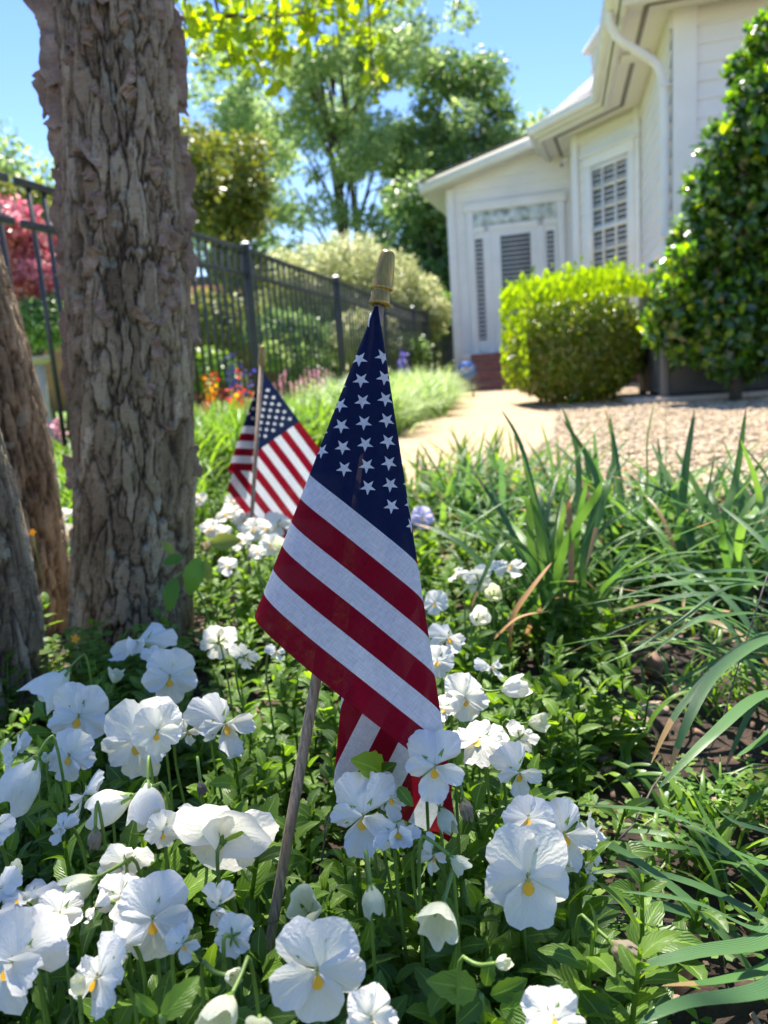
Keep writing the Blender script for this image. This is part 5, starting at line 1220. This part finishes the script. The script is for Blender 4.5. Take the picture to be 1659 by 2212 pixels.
PLANTS = [
 ('pansy plant under the thick trunk with two big blooms facing the camera', [(170, 1548, 138, (.1, .25, 1), 'f'), (150, 1632, 112, (-.1, .3, 1), 'f'), (115, 1484, 88, (-.6, -.8, .4), 'b', {'col': 'petal'})]),
 ('pansy plant against the trunk foot with a stacked pair of white blooms', [(300, 1388, 118, (-.5, .6, .6), 's'), (367, 1462, 122, (.25, .2, 1), 'f'), (343, 1420, 60, (.6, .4, .6), 's'), (250, 1462, 32, (.3, .9, .2), 'b')]),
 ('pansy plant with two large overlapping blooms left of the stick', [(300, 1598, 175, (-.15, .2, 1), 'f', {'Z': .635}), (340, 1580, 108, (.05, .1, 1), 'f', {'Z': .60}), (405, 1581, 55, (.9, .2, .4), 's')]),
 ('pansy plant with one side-on bloom turned toward the stick', [(484, 1564, 138, (.75, .3, .55), 's'), (435, 1703, 30, (.2, -.9, .3), 'w', {'col': 'wiltgrey'})]),
 ('pansy plant behind the wide one, its blooms turned away near the trunk edge', [(470, 1385, 84, (-.4, .4, -.7), 'f'), (530, 1416, 66, (.5, .3, -.7), 'f'), (596, 1408, 40, (.6, .3, .4), 's')]),
 ('pansy plant at the left edge with ruffled blooms facing left', [(28, 1628, 95, (-.7, .3, .5), 'f'), (48, 1692, 110, (-.4, -.8, .2), 'b', {'col': 'petal'}), (-20, 1800, 90, (0, .5, .6), 'f'), (100, 1640, 20, (0, .8, .2), 'b')]),
 ('pansy plant with narrow side-on blooms low at the left', [(180, 1718, 100, (-.9, .1, .25), 's'), (238, 1742, 95, (-.8, -.35, .1), 'b', {'col': 'petal'}), (318, 1738, 92, (.15, -.75, .55), 'b', {'col': 'petal'}), (352, 1797, 82, (.2, -.1, 1), 'f'), (205, 1812, 44, (0, -1, .1), 'w'), (130, 1790, 64, (-.4, .4, .8), 's')]),
 ('pansy plant with a big ruffled bloom seen from behind left of the stick foot', [(484, 1800, 236, (.05, .45, -.85), 'f', {'var': 9}), (470, 1960, 90, (-.3, -.2, .8), 's'), (505, 2022, 92, (.2, -.3, -.8), 'f')]),
 ('pansy plant with a pale bloom turned away above the crowded lower left', [(270, 1862, 118, (-.4, .45, -.75), 'f'), (175, 1915, 70, (-.7, -.3, .3), 'b'), (205, 1960, 60, (-.8, .1, .4), 's'), (262, 1935, 105, (.2, .6, .6), 's')]),
 ('pansy plant blurred in the lower left corner', [(52, 1938, 118, (-.3, .9, .5), 's'), (130, 1975, 110, (.2, .5, .6), 's'), (30, 2078, 205, (-.2, .5, .75), 'f'), (35, 1880, 36, (0, .9, .3), 'b'), (75, 2020, 120, (.4, .5, .7), 's'), (0, 1920, 100, (-.3, .6, .6), 'f')]),
 ('pansy plant with a yellow-throated bloom tilted over the lower left', [(330, 1985, 172, (.25, .35, .85), 'f'), (215, 2110, 165, (-.5, .35, .45), 'f'), (170, 2130, 45, (0, .9, .2), 'b'), (255, 2050, 95, (-.4, .3, .8), 's'), (395, 2040, 70, (.5, .3, .6), 's')]),
 ('pansy plant front and centre with a big bloom facing up at the bottom', [(685, 2094, 205, (.0, .15, 1), 'f', {'var': 11}), (800, 2200, 120, (.3, .4, .8), 'f'), (480, 2190, 95, (-.2, -.2, .9), 'b'), (560, 2230, 60, (.1, .5, .8), 'b')]),
 ('pansy plant with nodding cream buds at the foot of the stick', [(660, 1962, 88, (-.1, .55, .6), 'b'), (806, 1946, 66, (.15, -.95, .25), 'b', {'col': 'budpetal'}), (500, 2110, 40, (.5, .2, .5), 'b')]),
 ('pansy plant just right of the stick with a spread three-petalled bloom', [(785, 1762, 160, (-.15, .1, 1), 's', {'Z': .49}), (842, 1722, 92, (.5, .2, .8), 's', {'Z': .50}), (858, 1800, 112, (.1, .8, .45), 's', {'Z': .475}), (935, 1848, 78, (.7, -.1, .5), 's', {'Z': .475}), (990, 1864, 42, (.8, -.6, .2), 'b')]),
 ('pansy plant touching the lower corner of the near flag', [(940, 1655, 140, (-.1, .15, 1), 's', {'Z': .485}), (964, 1772, 58, (.3, -.5, .6), 'b'), (1006, 1748, 44, (.2, -.9, .2), 'w')]),
 ('pansy plant with large pale blooms right of the flag corner', [(1036, 1600, 128, (-.25, .75, .5), 'f'), (1120, 1668, 108, (.45, -.1, .8), 's'), (1126, 1590, 76, (.5, .3, -.6), 'f'), (1160, 1560, 44, (.6, .2, .5), 'b')]),
 ('pansy plant behind the flag edge with a yellow-eyed bloom', [(1003, 1508, 108, (.25, .35, .9), 'f'), (1110, 1486, 60, (.6, .2, .4), 'b', {'col': 'petal'}), (1060, 1440, 62, (.6, .5, .3), 's'), (960, 1530, 60, (-.3, .4, .7), 's')]),
 ('pansy plant with bright sunlit ruffled blooms beside the red stripe', [(968, 1378, 80, (.3, .5, .8), 's'), (945, 1428, 76, (-.2, .4, .8), 'f'), (1035, 1332, 58, (.1, .3, .8), 'b', {'col': 'petal'})]),
 ('pansy plant with a cream bud below the strap-leaf clump', [(1098, 1224, 72, (.2, .6, .5), 's'), (1032, 1250, 66, (0, .4, -.8), 'f'), (986, 1240, 44, (-.5, .6, .4), 's'), (1066, 1282, 52, (-.1, .3, .8), 'b'), (940, 1302, 58, (-.3, .3, .9), 'f')]),
 ('pansy plant with one lilac-tinted bloom at the blue canton edge', [(912, 1118, 52, (.1, .2, 1), 'f', {'col': 'lilac'})]),
 ('pansy plant at right with the largest white bloom facing the camera', [(1139, 1893, 205, (.05, .1, 1), 'f', {'Z': .455, 'var': 10}), (1142, 1768, 118, (-.2, .65, .6), 'f', {'Z': .49})]),
 ('pansy plant at the right end with overlapping blooms over dark soil', [(1218, 1802, 140, (.1, .3, .9), 's', {'Z': .50}), (1280, 1812, 108, (.85, .25, .35), 'f', {'Z': .52}), (1276, 1884, 70, (.6, -.5, .3), 's', {'Z': .51}), (1352, 2062, 76, (.4, -.2, .5), 'w', {'Z': .44})]),
 ('pansy plant at the bottom edge right of centre with a cropped bloom', [(1196, 2200, 135, (0, .75, .6), 'f'), (948, 1982, 84, (-.2, -.2, .6), 'b'), (1085, 2080, 36, (.5, .3, .4), 'b')]),
 ('far pansy plant with white blooms left of the far flag stick', [(490, 1108, 60, (-.2, .5, .8), 's'), (455, 1140, 50, (0, .5, .8), 'f'), (528, 1122, 56, (0, .4, .9), 's'), (432, 1078, 34, (0, .5, .8), 'f'), (502, 1085, 40, (.2, .5, .8), 'f')]),
 ('far pansy plant with white blooms under the far flag', [(562, 1100, 62, (.1, .3, .9), 'f'), (600, 1132, 64, (.2, .4, .8), 's'), (628, 1110, 50, (.2, .5, .8), 'f'), (575, 1140, 48, (-.1, .4, .8), 's'), (545, 1085, 38, (.1, .5, .8), 's')]),
 ('pansy plant whose blooms hide the foot of the far flag stick', [(548, 1142, 56, (0, .4, .9), 'f'), (520, 1168, 50, (-.2, .5, .8), 's'), (585, 1176, 52, (.2, .4, .9), 'f'), (556, 1192, 44, (.1, .5, .8), 's'), (480, 1150, 44, (-.1, .5, .8), 's')]),
 ('far pansy plant with a few drooping blooms behind the thick trunk edge', [(492, 1222, 50, (0, .5, .8), 's'), (445, 1180, 36, (.2, .2, .8), 'w'), (610, 1180, 40, (0, .3, .9), 'b')]),
 ('far pansy plant peeping between the birch stems', [(150, 1150, 44, (0, .4, .9), 'f'), (143, 1110, 34, (.1, .5, .8), 's')]),
]
for k, (lab, fls) in enumerate(PLANTS):
    cs = []
    for f_ in fls:
        ex_ = f_[5] if len(f_) > 5 else {}; cs.append(W(f_[0], f_[1], ex_['Z']) if 'Z' in ex_ else atH(f_[0], f_[1], .165))
    c = np.mean(cs, axis=0); base = (c[0], c[1]+.015, 0.)
    t = thing('pansy_plant', base, lab, 'flowers', 'white pansy plants in the bed')
    j = k % 5; a = random.uniform(0, 6.28); s = random.uniform(.92, 1.08)
    put('leaves', CLM[j], M['pansyleaf'], t, Matrix.Translation(base) @ Matrix.Rotation(a, 4, 'Z') @ Matrix.Scale(s, 4))
    for f_ in fls: flower(t, base, *f_[:5], **(f_[5] if len(f_) > 5 else {}))
# the leafy mass between the plants
rng = np.random.default_rng(88)
def foliage_stuff(name, label, pts, mat, variants, smin=.75, smax=1.1):
    V_, F_, U_ = [], [], []; b = 0
    for x, y in pts:
        c_ = variants[rng.integers(len(variants))]; a = rng.uniform(0, 6.28); s = rng.uniform(smin, smax); R_ = np.array([[math.cos(a), -math.sin(a), 0], [math.sin(a), math.cos(a), 0], [0, 0, 1]])*s
        V_.append(c_[0]@R_.T+[x, y, -.004]); F_.append(c_[1]+b); U_.append(c_[2]); b += len(c_[0])
    return tag(link(name, mesh_from(name, np.concatenate(V_), np.concatenate(F_), np.concatenate(U_)), mat), label, kind='stuff')
bed = [(-.55, .22), (.10, .22), (.17, .55), (.22, .8), (.30, 1.1), (.25, 1.75), (.0, 2.5), (-.7, 2.9), (-.95, 2.2), (-.75, 1.6), (-.62, .9)]
pts = []; tries = 0
while len(pts) < 170 and tries < 20000:
    tries += 1; q = np.array([rng.uniform(-1, .4), rng.uniform(.2, 2.9)])
    if not inpoly(q[:1], q[1:], bed)[0]: continue
    if q[1] < .62 and q[0] > .06: continue
    if math.hypot(q[0]+.48, q[1]-1.32) < .19: continue
    if all(np.hypot(*(q-p_)) > .055+.045*q[1] for p_ in pts): pts.append(q)
foliage_stuff('pansy_foliage', 'mass of scalloped pansy leaves filling the bed', pts, M['pansyleaf'], CL, .7, 1.05)
# weeds, clover and mulch on the open soil
n = 5200; a = inband(n, [(-.7, .2), (1.6, .2), (1.9, 2.4), (-1.2, 2.6)])
box8 = np.array([(-.5, -.5, -.5), (.5, -.5, -.5), (.5, .5, -.5), (-.5, .5, -.5), (-.45, -.4, .5), (.5, -.45, .4), (.4, .5, .5), (-.5, .42, .45)], float); bF = np.array([(0, 3, 2, 1), (4, 5, 6, 7), (0, 1, 5, 4), (1, 2, 6, 5), (2, 3, 7, 6), (3, 0, 4, 7)])
d = rnd_dir(len(a), rng); d[:, 2] *= .35; S = rng.lognormal(0, .5, (len(a), 1))*np.array([[.004, .011, .003]])
V, F, _ = scatter(box8, bF, np.concatenate([a, .008+.012*rng.random((len(a), 1))], 1), frames(d, rnd_dir(len(a), rng)*.5+[0, 0, 1]), S)
o = link('mulch', mesh_from('mulch', V, F, smooth=False), M['mulch']); tag(o, 'brown bark mulch crumbs on the dark soil', 'mulch', kind='stuff')
def clover_pts(cl, n, r, hmax):
    out = []
    for (x, y) in cl:
        for _ in range(n): q = rng.normal(0, r, 2); out.append((x+q[0], y+q[1], rng.uniform(.012, hmax)))
    return np.array(out)
CLV = np.array([(0, 0, 0), (-.32, .55, .05), (-.22, .95, .02), (0, .85, -.04), (.22, .95, .02), (.32, .55, .05)], float); CLF = np.array([(0, 3, 2, 1), (0, 5, 4, 3)])
def clovers(name, label, P, size, mat):
    T = []; D = []; H_ = []
    for p_ in P:
        a0_ = rng.uniform(0, 6.28); hint = rnd_dir(1, rng)[0]*.35+[0, 0, 1]
        for k in range(3): a_ = a0_+k*2.094; T.append(p_); D.append((math.cos(a_), math.sin(a_), rng.uniform(-.1, .2))); H_.append(hint)
    V, F, U_ = scatter(CLV, CLF, np.array(T), frames(np.array(D), np.array(H_)), size*rng.uniform(.7, 1.2, len(T)), CLV[:, :2]+[.5, 0])
    return tag(link(name, mesh_from(name, V, F, U_), mat), label, kind='stuff')
cc = [(rng.uniform(.1, 1.0), rng.uniform(.3, 1.6)) for _ in range(46)]+[(rng.uniform(-.1, .4), rng.uniform(.3, 1.2)) for _ in range(10)]
clovers('clover_cover', 'small round clover leaves over the open soil at right', clover_pts(cc, 34, .035, .055), .011, M['clover'])
g0_ = atH(230, 1460, .06)
clovers('wood_sorrel', 'green wood sorrel patch against the trunk foot', np.concatenate([clover_pts([(g0_[0], g0_[1]), (g0_[0]+.06, g0_[1]+.02), (g0_[0]-.07, g0_[1])], 60, .03, .12)]), .017, M['clover'])
# tiny yellow sorrel flower
for (x, y, nm) in ((162, 1380, 'right'), (70, 1150, 'left')):
    q = W(x, y, 1.02 if x > 100 else 1.3); t = thing('sorrel_flower', (q[0], q[1], 0), 'tiny yellow sorrel bloom in front of the dark trunk gap' if x > 100 else 'tiny yellow bloom at the base between birch stems', 'flower')
    P_ = np.tile(q, (5, 1)); an = np.arange(5)*1.257; leafp = scatter(LV, LF, P_, frames(np.stack([np.cos(an), np.sin(an)*.3, np.sin(an)], 1), np.tile([0, -1, .3], (5, 1))), np.full(5, .007))
    link('petals', mesh_from('petals', leafp[0], leafp[1]), M['yellowfl'], t); MB().tube([(q[0]+.01, q[1]+.01, 0), (q[0]+.004, q[1], q[2]*.6), q], .0006, 5).build('stem', M['stem'], t, True)

# ------------------------------------------------------------------ strap leaves
def blade(mbp, pts, wd, fold=.25, nseg=16, twist=0.):
    """ribbon leaf through pts (3-D), collected in mbp = dict(V,F,U)"""
    c = [np.array(p, float) for p in pts]; m = len(c); P_ = []
    for i in range(m-1):
        p0, p1, p2, p3 = c[max(i-1, 0)], c[i], c[i+1], c[min(i+2, m-1)]
        for s in np.linspace(0, 1, nseg//(m-1), endpoint=False): P_.append(.5*((2*p1)+(-p0+p2)*s+(2*p0-5*p1+4*p2-p3)*s*s+(-p0+3*p1-3*p2+p3)*s**3))
    P_.append(c[-1]); n = len(P_); b = len(mbp['V']); hd = c[-1]-c[0]; hd = np.array([hd[0], hd[1], 0.])
    sd0 = nrm(np.cross(hd, (0, 0, 1))) if np.linalg.norm(hd) > 1e-3 else np.array([1., 0, 0])
    for i, p_ in enumerate(P_):
        s = i/(n-1); d = nrm(P_[min(i+1, n-1)]-P_[max(i-1, 0)]); sd = nrm(sd0-d*np.dot(sd0, d)); nn_ = np.cross(sd, d); a = twist*s; sd = sd*math.cos(a)+nn_*math.sin(a); nn_ = np.cross(sd, d)
        w_ = wd*(1-s**3.2)**.8*(.75+.25*min(1, s*3))+.0006
        mbp['V'] += [p_-sd*w_/2+nn_*w_*fold*.5, p_, p_+sd*w_/2+nn_*w_*fold*.5]; mbp['U'] += [(0, s), (.5, s), (1, s)]
    for i in range(n-1):
        for j in (0, 1): mbp['F'].append((b+i*3+j, b+i*3+j+1, b+i*3+4+j, b+i*3+3+j))
def newb(): return {'V': [], 'F': [], 'U': []}
def blink(name, mbp, mat, par): return link(name, mesh_from(name, np.array(mbp['V']), np.array(mbp['F']), np.array(mbp['U'])), mat, par)
def arch(b, az, L_, el, bend, mbp, wd):
    """free blade from base b"""
    P_ = [np.array(b, float)]; n = 6; e = el
    for i in range(n): s = (i+1)/n; e2 = el-bend*s**1.4; P_.append(P_[-1]+np.array([math.cos(az)*math.cos(e2), math.sin(az)*math.cos(e2), math.sin(e2)])*L_/n)
    blade(mbp, P_[::2]+([P_[-1]] if n % 2 else []), wd, twist=rng.uniform(-.5, .5))
def strapclump(label, base, n, Lr, wr_, mat, heroes=(), elr=(.9, 1.5), bendr=(.3, 1.5), seed=0, azr=(0, 6.28), spread=.03):
    global rng
    rng = np.random.default_rng(seed); t = thing('strap_leaf_clump', base, label, 'plant', 'strap-leaved clumps at the right of the bed'); mbp = newb()
    for i in range(n):
        b = np.array(base)+[rng.normal(0, spread), rng.normal(0, spread), 0]; arch(b, rng.uniform(*azr), rng.uniform(*Lr), rng.uniform(*elr), rng.uniform(*bendr), mbp, rng.uniform(*wr_))
    for h_ in heroes: blade(mbp, [np.array(base)+[rng.normal(0, spread*.6), rng.normal(0, spread*.6), 0]]+[W(*q) for q in h_[:-1]], h_[-1], twist=rng.uniform(-.3, .3), nseg=24)
    blink('leaves', mbp, M[mat], t); return t
g = atH(1190, 1395, 0)
t = strapclump('strap-leaf clump rising at centre right behind the near flag, with dry tan tips', (g[0], g[1], 0), 57, (.20, .36), (.010, .017), 'strap', [
    ((1175, 1200, 1.22), (1130, 980, 1.25), (1083, 885, 1.27), .012), ((1200, 1150, 1.2), (1240, 1000, 1.2), (1330, 890, 1.2), .011), ((1180, 1180, 1.2), (1120, 1050, 1.15), (900, 1010, 1.12), .012),
    ((1150, 1200, 1.15), (1130, 1075, 1.1), (990, 1150, 1.05), .013), ((1215, 1200, 1.1), (1290, 1070, 1.05), (1310, 1050, 1.0), (1265, 1230, .98), .014), ((1240, 1230, 1.2), (1320, 1050, 1.2), (1380, 960, 1.2), .010),
    ((1160, 1240, 1.1), (1090, 1170, 1.05), (1010, 1330, 1.0), .012), ((1260, 1210, 1.2), (1290, 1040, 1.25), (1215, 905, 1.28), .012), ((1230, 1190, 1.3), (1250, 1000, 1.35), (1215, 880, 1.35), .012)], seed=3, spread=.035)
for P_, w_ in (([W(1100, 1400, 1.0), W(1110, 1330, 1.0), W(1150, 1270, 1.0), W(1192, 1215, 1.02)], .010), ([W(1235, 1260, 1.15), W(1230, 1120, 1.18), W(1228, 1080, 1.18)], .010), ([W(1330, 1345, 1.1), W(1310, 1300, 1.1), W(1260, 1250, 1.1)], .009), ([W(1068, 1380, .98), W(1120, 1335, .98), W(1185, 1320, .99)], .006)):
    mbp = newb(); blade(mbp, P_, w_, nseg=12); blink('dry_leaf', mbp, M['strapdry'], t)
g = atH(1050, 1130, 0)
strapclump('strap-leaf clump just right of the blue canton, back row', (g[0], g[1], 0), 78, (.16, .32), (.010, .017), 'strap', seed=4, spread=.10)
g = atH(1010, 1075, 0)
strapclump('leafy clump bordering the path right of the near flag', (g[0]+.03, g[1]+.1, 0), 102, (.12, .27), (.010, .017), 'midgreen', seed=14, spread=.13)
g = atH(1330, 1250, 0)
strapclump('strap-leaf clump with upright tips before the gravel', (g[0], g[1], 0), 68, (.18, .36), (.010, .017), 'strap', [((1390, 1100, 1.5), (1400, 950, 1.5), (1415, 868, 1.5), .015), ((1340, 1100, 1.55), (1330, 980, 1.55), (1308, 885, 1.55), .012), ((1430, 1100, 1.5), (1440, 980, 1.5), (1438, 880, 1.5), .010),
    ((1300, 1100, 1.5), (1270, 1000, 1.5), (1218, 905, 1.5), .013), ((1500, 1150, 1.4), (1530, 1060, 1.4), (1545, 975, 1.4), .011)], seed=5, spread=.06)
g = atH(1560, 1300, 0)
strapclump('tall sunlit strap-leaf clump near the right edge before the gravel', (g[0], g[1], 0), 74, (.18, .38), (.010, .017), 'strap', [((1560, 1160, 1.15), (1590, 1030, 1.15), (1612, 880, 1.15), .012), ((1600, 1150, 1.1), (1640, 1080, 1.1), (1600, 950, 1.05), .012), ((1620, 1240, 1.2), (1500, 1100, 1.2), (1290, 1062, 1.2), .013)], seed=6, spread=.06, azr=(0, 6.28))
g = atH(1440, 1180, 0)
strapclump('strap-leaf clump deep in the back row toward the right', (g[0], g[1], 0), 85, (.16, .34), (.010, .017), 'strap', seed=15, spread=.12)
g = atH(1200, 1130, 0)
strapclump('strap-leaf clump in the back row behind the tan-tipped one', (g[0], g[1], 0), 78, (.18, .34), (.010, .017), 'strap', seed=16, spread=.10)
for k, (x, y, lab) in enumerate([(960, 1130, 'strap-leaf clump closest to the right edge of the near flag'), (1110, 1200, 'strap-leaf clump filling in left of the tan-tipped clump'), (1400, 1290, 'strap-leaf clump in the middle row above the open soil'), (1640, 1220, 'strap-leaf clump cut off by the right edge of the view')]):
    g = atH(x, y, 0); strapclump(lab, (g[0], g[1]+.05, 0), 85, (.14, .30), (.006, .011), 'strap', seed=50+k, spread=.07, bendr=(.6, 2.0))
b4 = W(1760, 1640, .95); b4[2] = 0
strapclump('bluish arching strap-leaf clump sweeping in from the right edge', tuple(b4), 22, (.22, .38), (.009, .014), 'strapblue', [
    ((1750, 1300, .92), (1659, 1240, .9), (1500, 1238, .88), (1334, 1256, .86), .012), ((1740, 1330, .9), (1650, 1262, .88), (1480, 1255, .86), (1340, 1290, .84), .010), ((1745, 1280, .93), (1650, 1265, .9), (1500, 1262, .88), (1364, 1271, .86), .009),
    ((1760, 1300, .92), (1600, 1262, .88), (1460, 1350, .84), (1328, 1432, .82), .012), ((1770, 1380, .85), (1680, 1370, .8), (1590, 1409, .74), (1470, 1530, .70), (1407, 1648, .68), .012), ((1780, 1400, .82), (1670, 1380, .76), (1552, 1450, .70), (1490, 1550, .66), (1446, 1665, .64), .014),
    ((1800, 1500, .78), (1659, 1500, .68), (1540, 1590, .62), (1418, 1708, .60), .016), ((1790, 1400, .9), (1659, 1330, .86), (1520, 1340, .84), (1440, 1380, .82), .011), ((1790, 1450, .88), (1650, 1390, .84), (1530, 1330, .82), (1400, 1420, .8), .009),
    ((1800, 1500, .8), (1700, 1560, .7), (1650, 1600, .66), (1590, 1636, .64), .014), ((1780, 1430, .9), (1640, 1420, .85), (1560, 1440, .83), (1460, 1500, .8), .010)], seed=7, azr=(1.8, 4.4), elr=(.8, 1.4), bendr=(.8, 2.0))
b5 = W(1800, 2020, .55); b5[2] = 0
strapclump('lowest strap-leaf clump crossing the bottom right corner', tuple(b5), 8, (.18, .28), (.009, .013), 'strapblue', [((1760, 1960, .5), (1650, 2035, .46), (1500, 2060, .44), (1335, 2104, .43), .0125), ((1760, 1900, .5), (1659, 2010, .47), (1500, 1950, .46), (1345, 1926, .45), .006),
    ((1780, 1850, .55), (1659, 1800, .53), (1560, 1760, .52), (1480, 1640, .52), .006), ((1790, 2050, .48), (1659, 2140, .42), (1480, 2170, .40), (1380, 2212, .39), .014), ((1790, 1900, .5), (1659, 1870, .46), (1560, 1820, .46), (1500, 1720, .46), .009), ((1790, 1950, .5), (1680, 2080, .45), (1560, 2120, .43), (1430, 2130, .42), .010)], seed=8, azr=(2., 4.2), elr=(.5, 1.2), bendr=(.8, 1.8))
# broad-bladed weeds in the gap
for k, (x, y, n_, lab) in enumerate([(1300, 1690, 9, 'young broad-bladed weed nearest the white blooms'), (1370, 1600, 9, 'broad-bladed weed rising in the open soil'), (1440, 1750, 8, 'low weed in shade below the bluish arching leaves'), (1240, 1560, 7, 'weed sprout beside the cream bud'), (1530, 1900, 8, 'dark weed sprout at the lower right'), (1210, 1660, 7, 'small bent weed by the white bloom seen from behind'), (1330, 1480, 9, 'sunlit weed sprout under the tan-tipped clump'), (1580, 1740, 8, 'broad weed blades under the right-hand strap leaves')]):
    g = atH(x, y, 0); r0_ = rng; t = thing('grass_weed', g, lab, 'weed', 'broad-bladed weeds on open soil'); rng = np.random.default_rng(30+k); mbp = newb()
    for i in range(n_): arch((g[0]+rng.normal(0, .012), g[1]+rng.normal(0, .012), 0), rng.uniform(0, 6.28), rng.uniform(.05, .12), rng.uniform(.7, 1.4), rng.uniform(.6, 2.2), mbp, rng.uniform(.006, .011))
    blink('leaves', mbp, M['midgreen'], t)
rng = np.random.default_rng(93)
lg = np.concatenate([np.stack([rng.normal(x, .035, 26), rng.normal(y, .035, 26), np.full(26, .01)], 1) for x, y in zip(rng.uniform(.22, 1.15, 64), rng.uniform(.42, 1.7, 64))])
o = bladecloud('low_grass', lg, rng.uniform(.03, .10, len(lg)), rng.uniform(.003, .007, len(lg)), M['midgreen'], None, rng, 1.2, 4, .6); tag(o, 'short fresh grass blades sprinkled over the open soil at right', kind='stuff')
# twigs
for pts_, r_, lab in [([(1225, 1948, .56), (1290, 1962, .57), (1400, 1985, .58), (1520, 2010, .58)], .0011, 'thin grey twig right of the largest pansy'), ([(1250, 1998, .55), (1330, 1990, .56), (1430, 1975, .57)], .0009, 'short twig crossing under the thin grey twig'), ([(1310, 1840, .64), (1370, 1780, .66), (1410, 1700, .70), (1440, 1660, .72)], .0011, 'forked twig leaning over the open soil'),
                      ([(1659, 1240, .80), (1600, 1420, .80), (1560, 1560, .80), (1500, 1700, .8)], .0009, 'dark wiry stem slanting across the bluish leaves'), ([(690, 1900, .56), (700, 1820, .57), (712, 1760, .58)], .0008, 'dry twig just right of the flag stick foot')]:
    P_ = [W(*q) for q in pts_]; t = thing('twig', P_[0], lab, 'twig'); MB().tube(P_, [r_]+[r_*.8]*(len(P_)-2)+[r_*.5], 6).build('shoot', M['twig'], t, True)
    MB().tube([P_[1], P_[1]*.6+P_[2]*.4+UP*.012], r_*.5, 5).build('side_shoot', M['twig'], t, True)
# serrated young shoot leaning on the trunk, and broad leaves by the flag corner
def leafspray(name, label, leaves, mat, stemp=None):
    b = W(*leaves[0][0]); t = thing(name, (b[0], b[1], 0), label, 'plant')
    T = [W(*l[0]) for l in leaves]; E_ = [W(*l[1]) for l in leaves]; L_ = [np.linalg.norm(e-t_) for e, t_ in zip(E_, T)]
    V, F, U_ = scatter(PL[0]*[1.15, 1, 1], PL[1], np.array(T), frames(np.array(E_)-np.array(T), np.array([-FW+UP*.5+rnd_dir(1)[0]*.3 for _ in leaves])), np.array(L_), PL[2]); link('leaves', mesh_from('leaves', V, F, U_), M[mat], t)
    if stemp: MB().tube([W(*q) for q in stemp], .0016, 6).build('stem', M['stem'], t, True)
leafspray('tree_seedling', 'young shoot with serrated leaves in front of the trunk right side', [((430, 1205, 1.05), (408, 1285, 1.04)), ((455, 1175, 1.06), (520, 1165, 1.06)), ((380, 1250, 1.02), (362, 1320, 1.01)), ((395, 1205, 1.05), (350, 1215, 1.05)), ((375, 1195, 1.05), (350, 1170, 1.05)), ((440, 1210, 1.05), (452, 1255, 1.05))], 'clover', [(470, 1420, 1.08), (440, 1300, 1.07), (400, 1230, 1.05), (375, 1250, 1.03)])
leafspray('pansy_shoot', 'broad green leaf poking out between flag folds and blooms', [((830, 1680, .53), (775, 1640, .50)), ((860, 1700, .5), (890, 1740, .49)), ((800, 1690, .53), (850, 1650, .52))], 'pansyleaf', [(850, 1850, .54), (835, 1740, .53), (825, 1680, .53)])
leafspray('pansy_shoot', 'sunlit scalloped leaves below the largest pansy at right', [((1030, 2140, .40), (930, 2120, .39)), ((1050, 2130, .41), (1060, 2070, .41)), ((1060, 2150, .40), (1140, 2120, .40)), ((1040, 2160, .40), (990, 2210, .39)), ((1080, 2180, .40), (1180, 2170, .39))], 'pansyleaf', [(1040, 2260, .42), (1040, 2150, .40)])
leafspray('pansy_shoot', 'big pale scalloped leaf at the bottom left of centre', [((350, 2200, .34), (430, 2110, .35)), ((340, 2190, .34), (290, 2150, .34))], 'pansyleaf', [(350, 2260, .35), (350, 2195, .34)])
# pinkish stones on the open soil
for k, (x, y, sz, lab) in enumerate([(1355, 1585, .030, 'pale pinkish stone on the dark soil between the weeds'), (1410, 1545, .020, 'rounded brownish stone beside the pale pinkish one'), (1330, 1620, .016, 'smallest of the stones lying between the weeds'), (1222, 1470, .018, 'orange-brown stone near the strap-leaf clump foot')]):
    g = atH(x, y, .0); r_ = np.random.default_rng(700+k); V = IV.copy(); F = IF
    for _ in range(2):   # subdivide the icosahedron
        E_ = {}; V = list(V); nf = []
        def mid_(a, b):
            key = (min(a, b), max(a, b))
            if key not in E_: q = (np.array(V[a])+np.array(V[b])); V.append(q/np.linalg.norm(q)); E_[key] = len(V)-1
            return E_[key]
        for a, b, c in F: ab, bc, ca = mid_(a, b), mid_(b, c), mid_(c, a); nf += [(a, ab, ca), (ab, b, bc), (ca, bc, c), (ab, bc, ca)]
        F = nf
    V = np.array(V); nz_ = 1+.25*(fbm(V[:, 0]*1.6+k*7+5, V[:, 1]*1.6+V[:, 2]*1.3+9, 3, k)-.5)*2; V = V*nz_[:, None]*[sz, sz*.75, sz*.5]+[g[0], g[1], sz*.38]
    o = link('stone', mesh_from('stone', V, np.array(F)), M['stonepink'] if 'stonepink' in M else M.setdefault('stonepink', simple('pink_stone', (.42, .29, .22), .8, .2, 40, .001))); tag(o, lab, 'stone', 'stones on the open soil')
print('done')
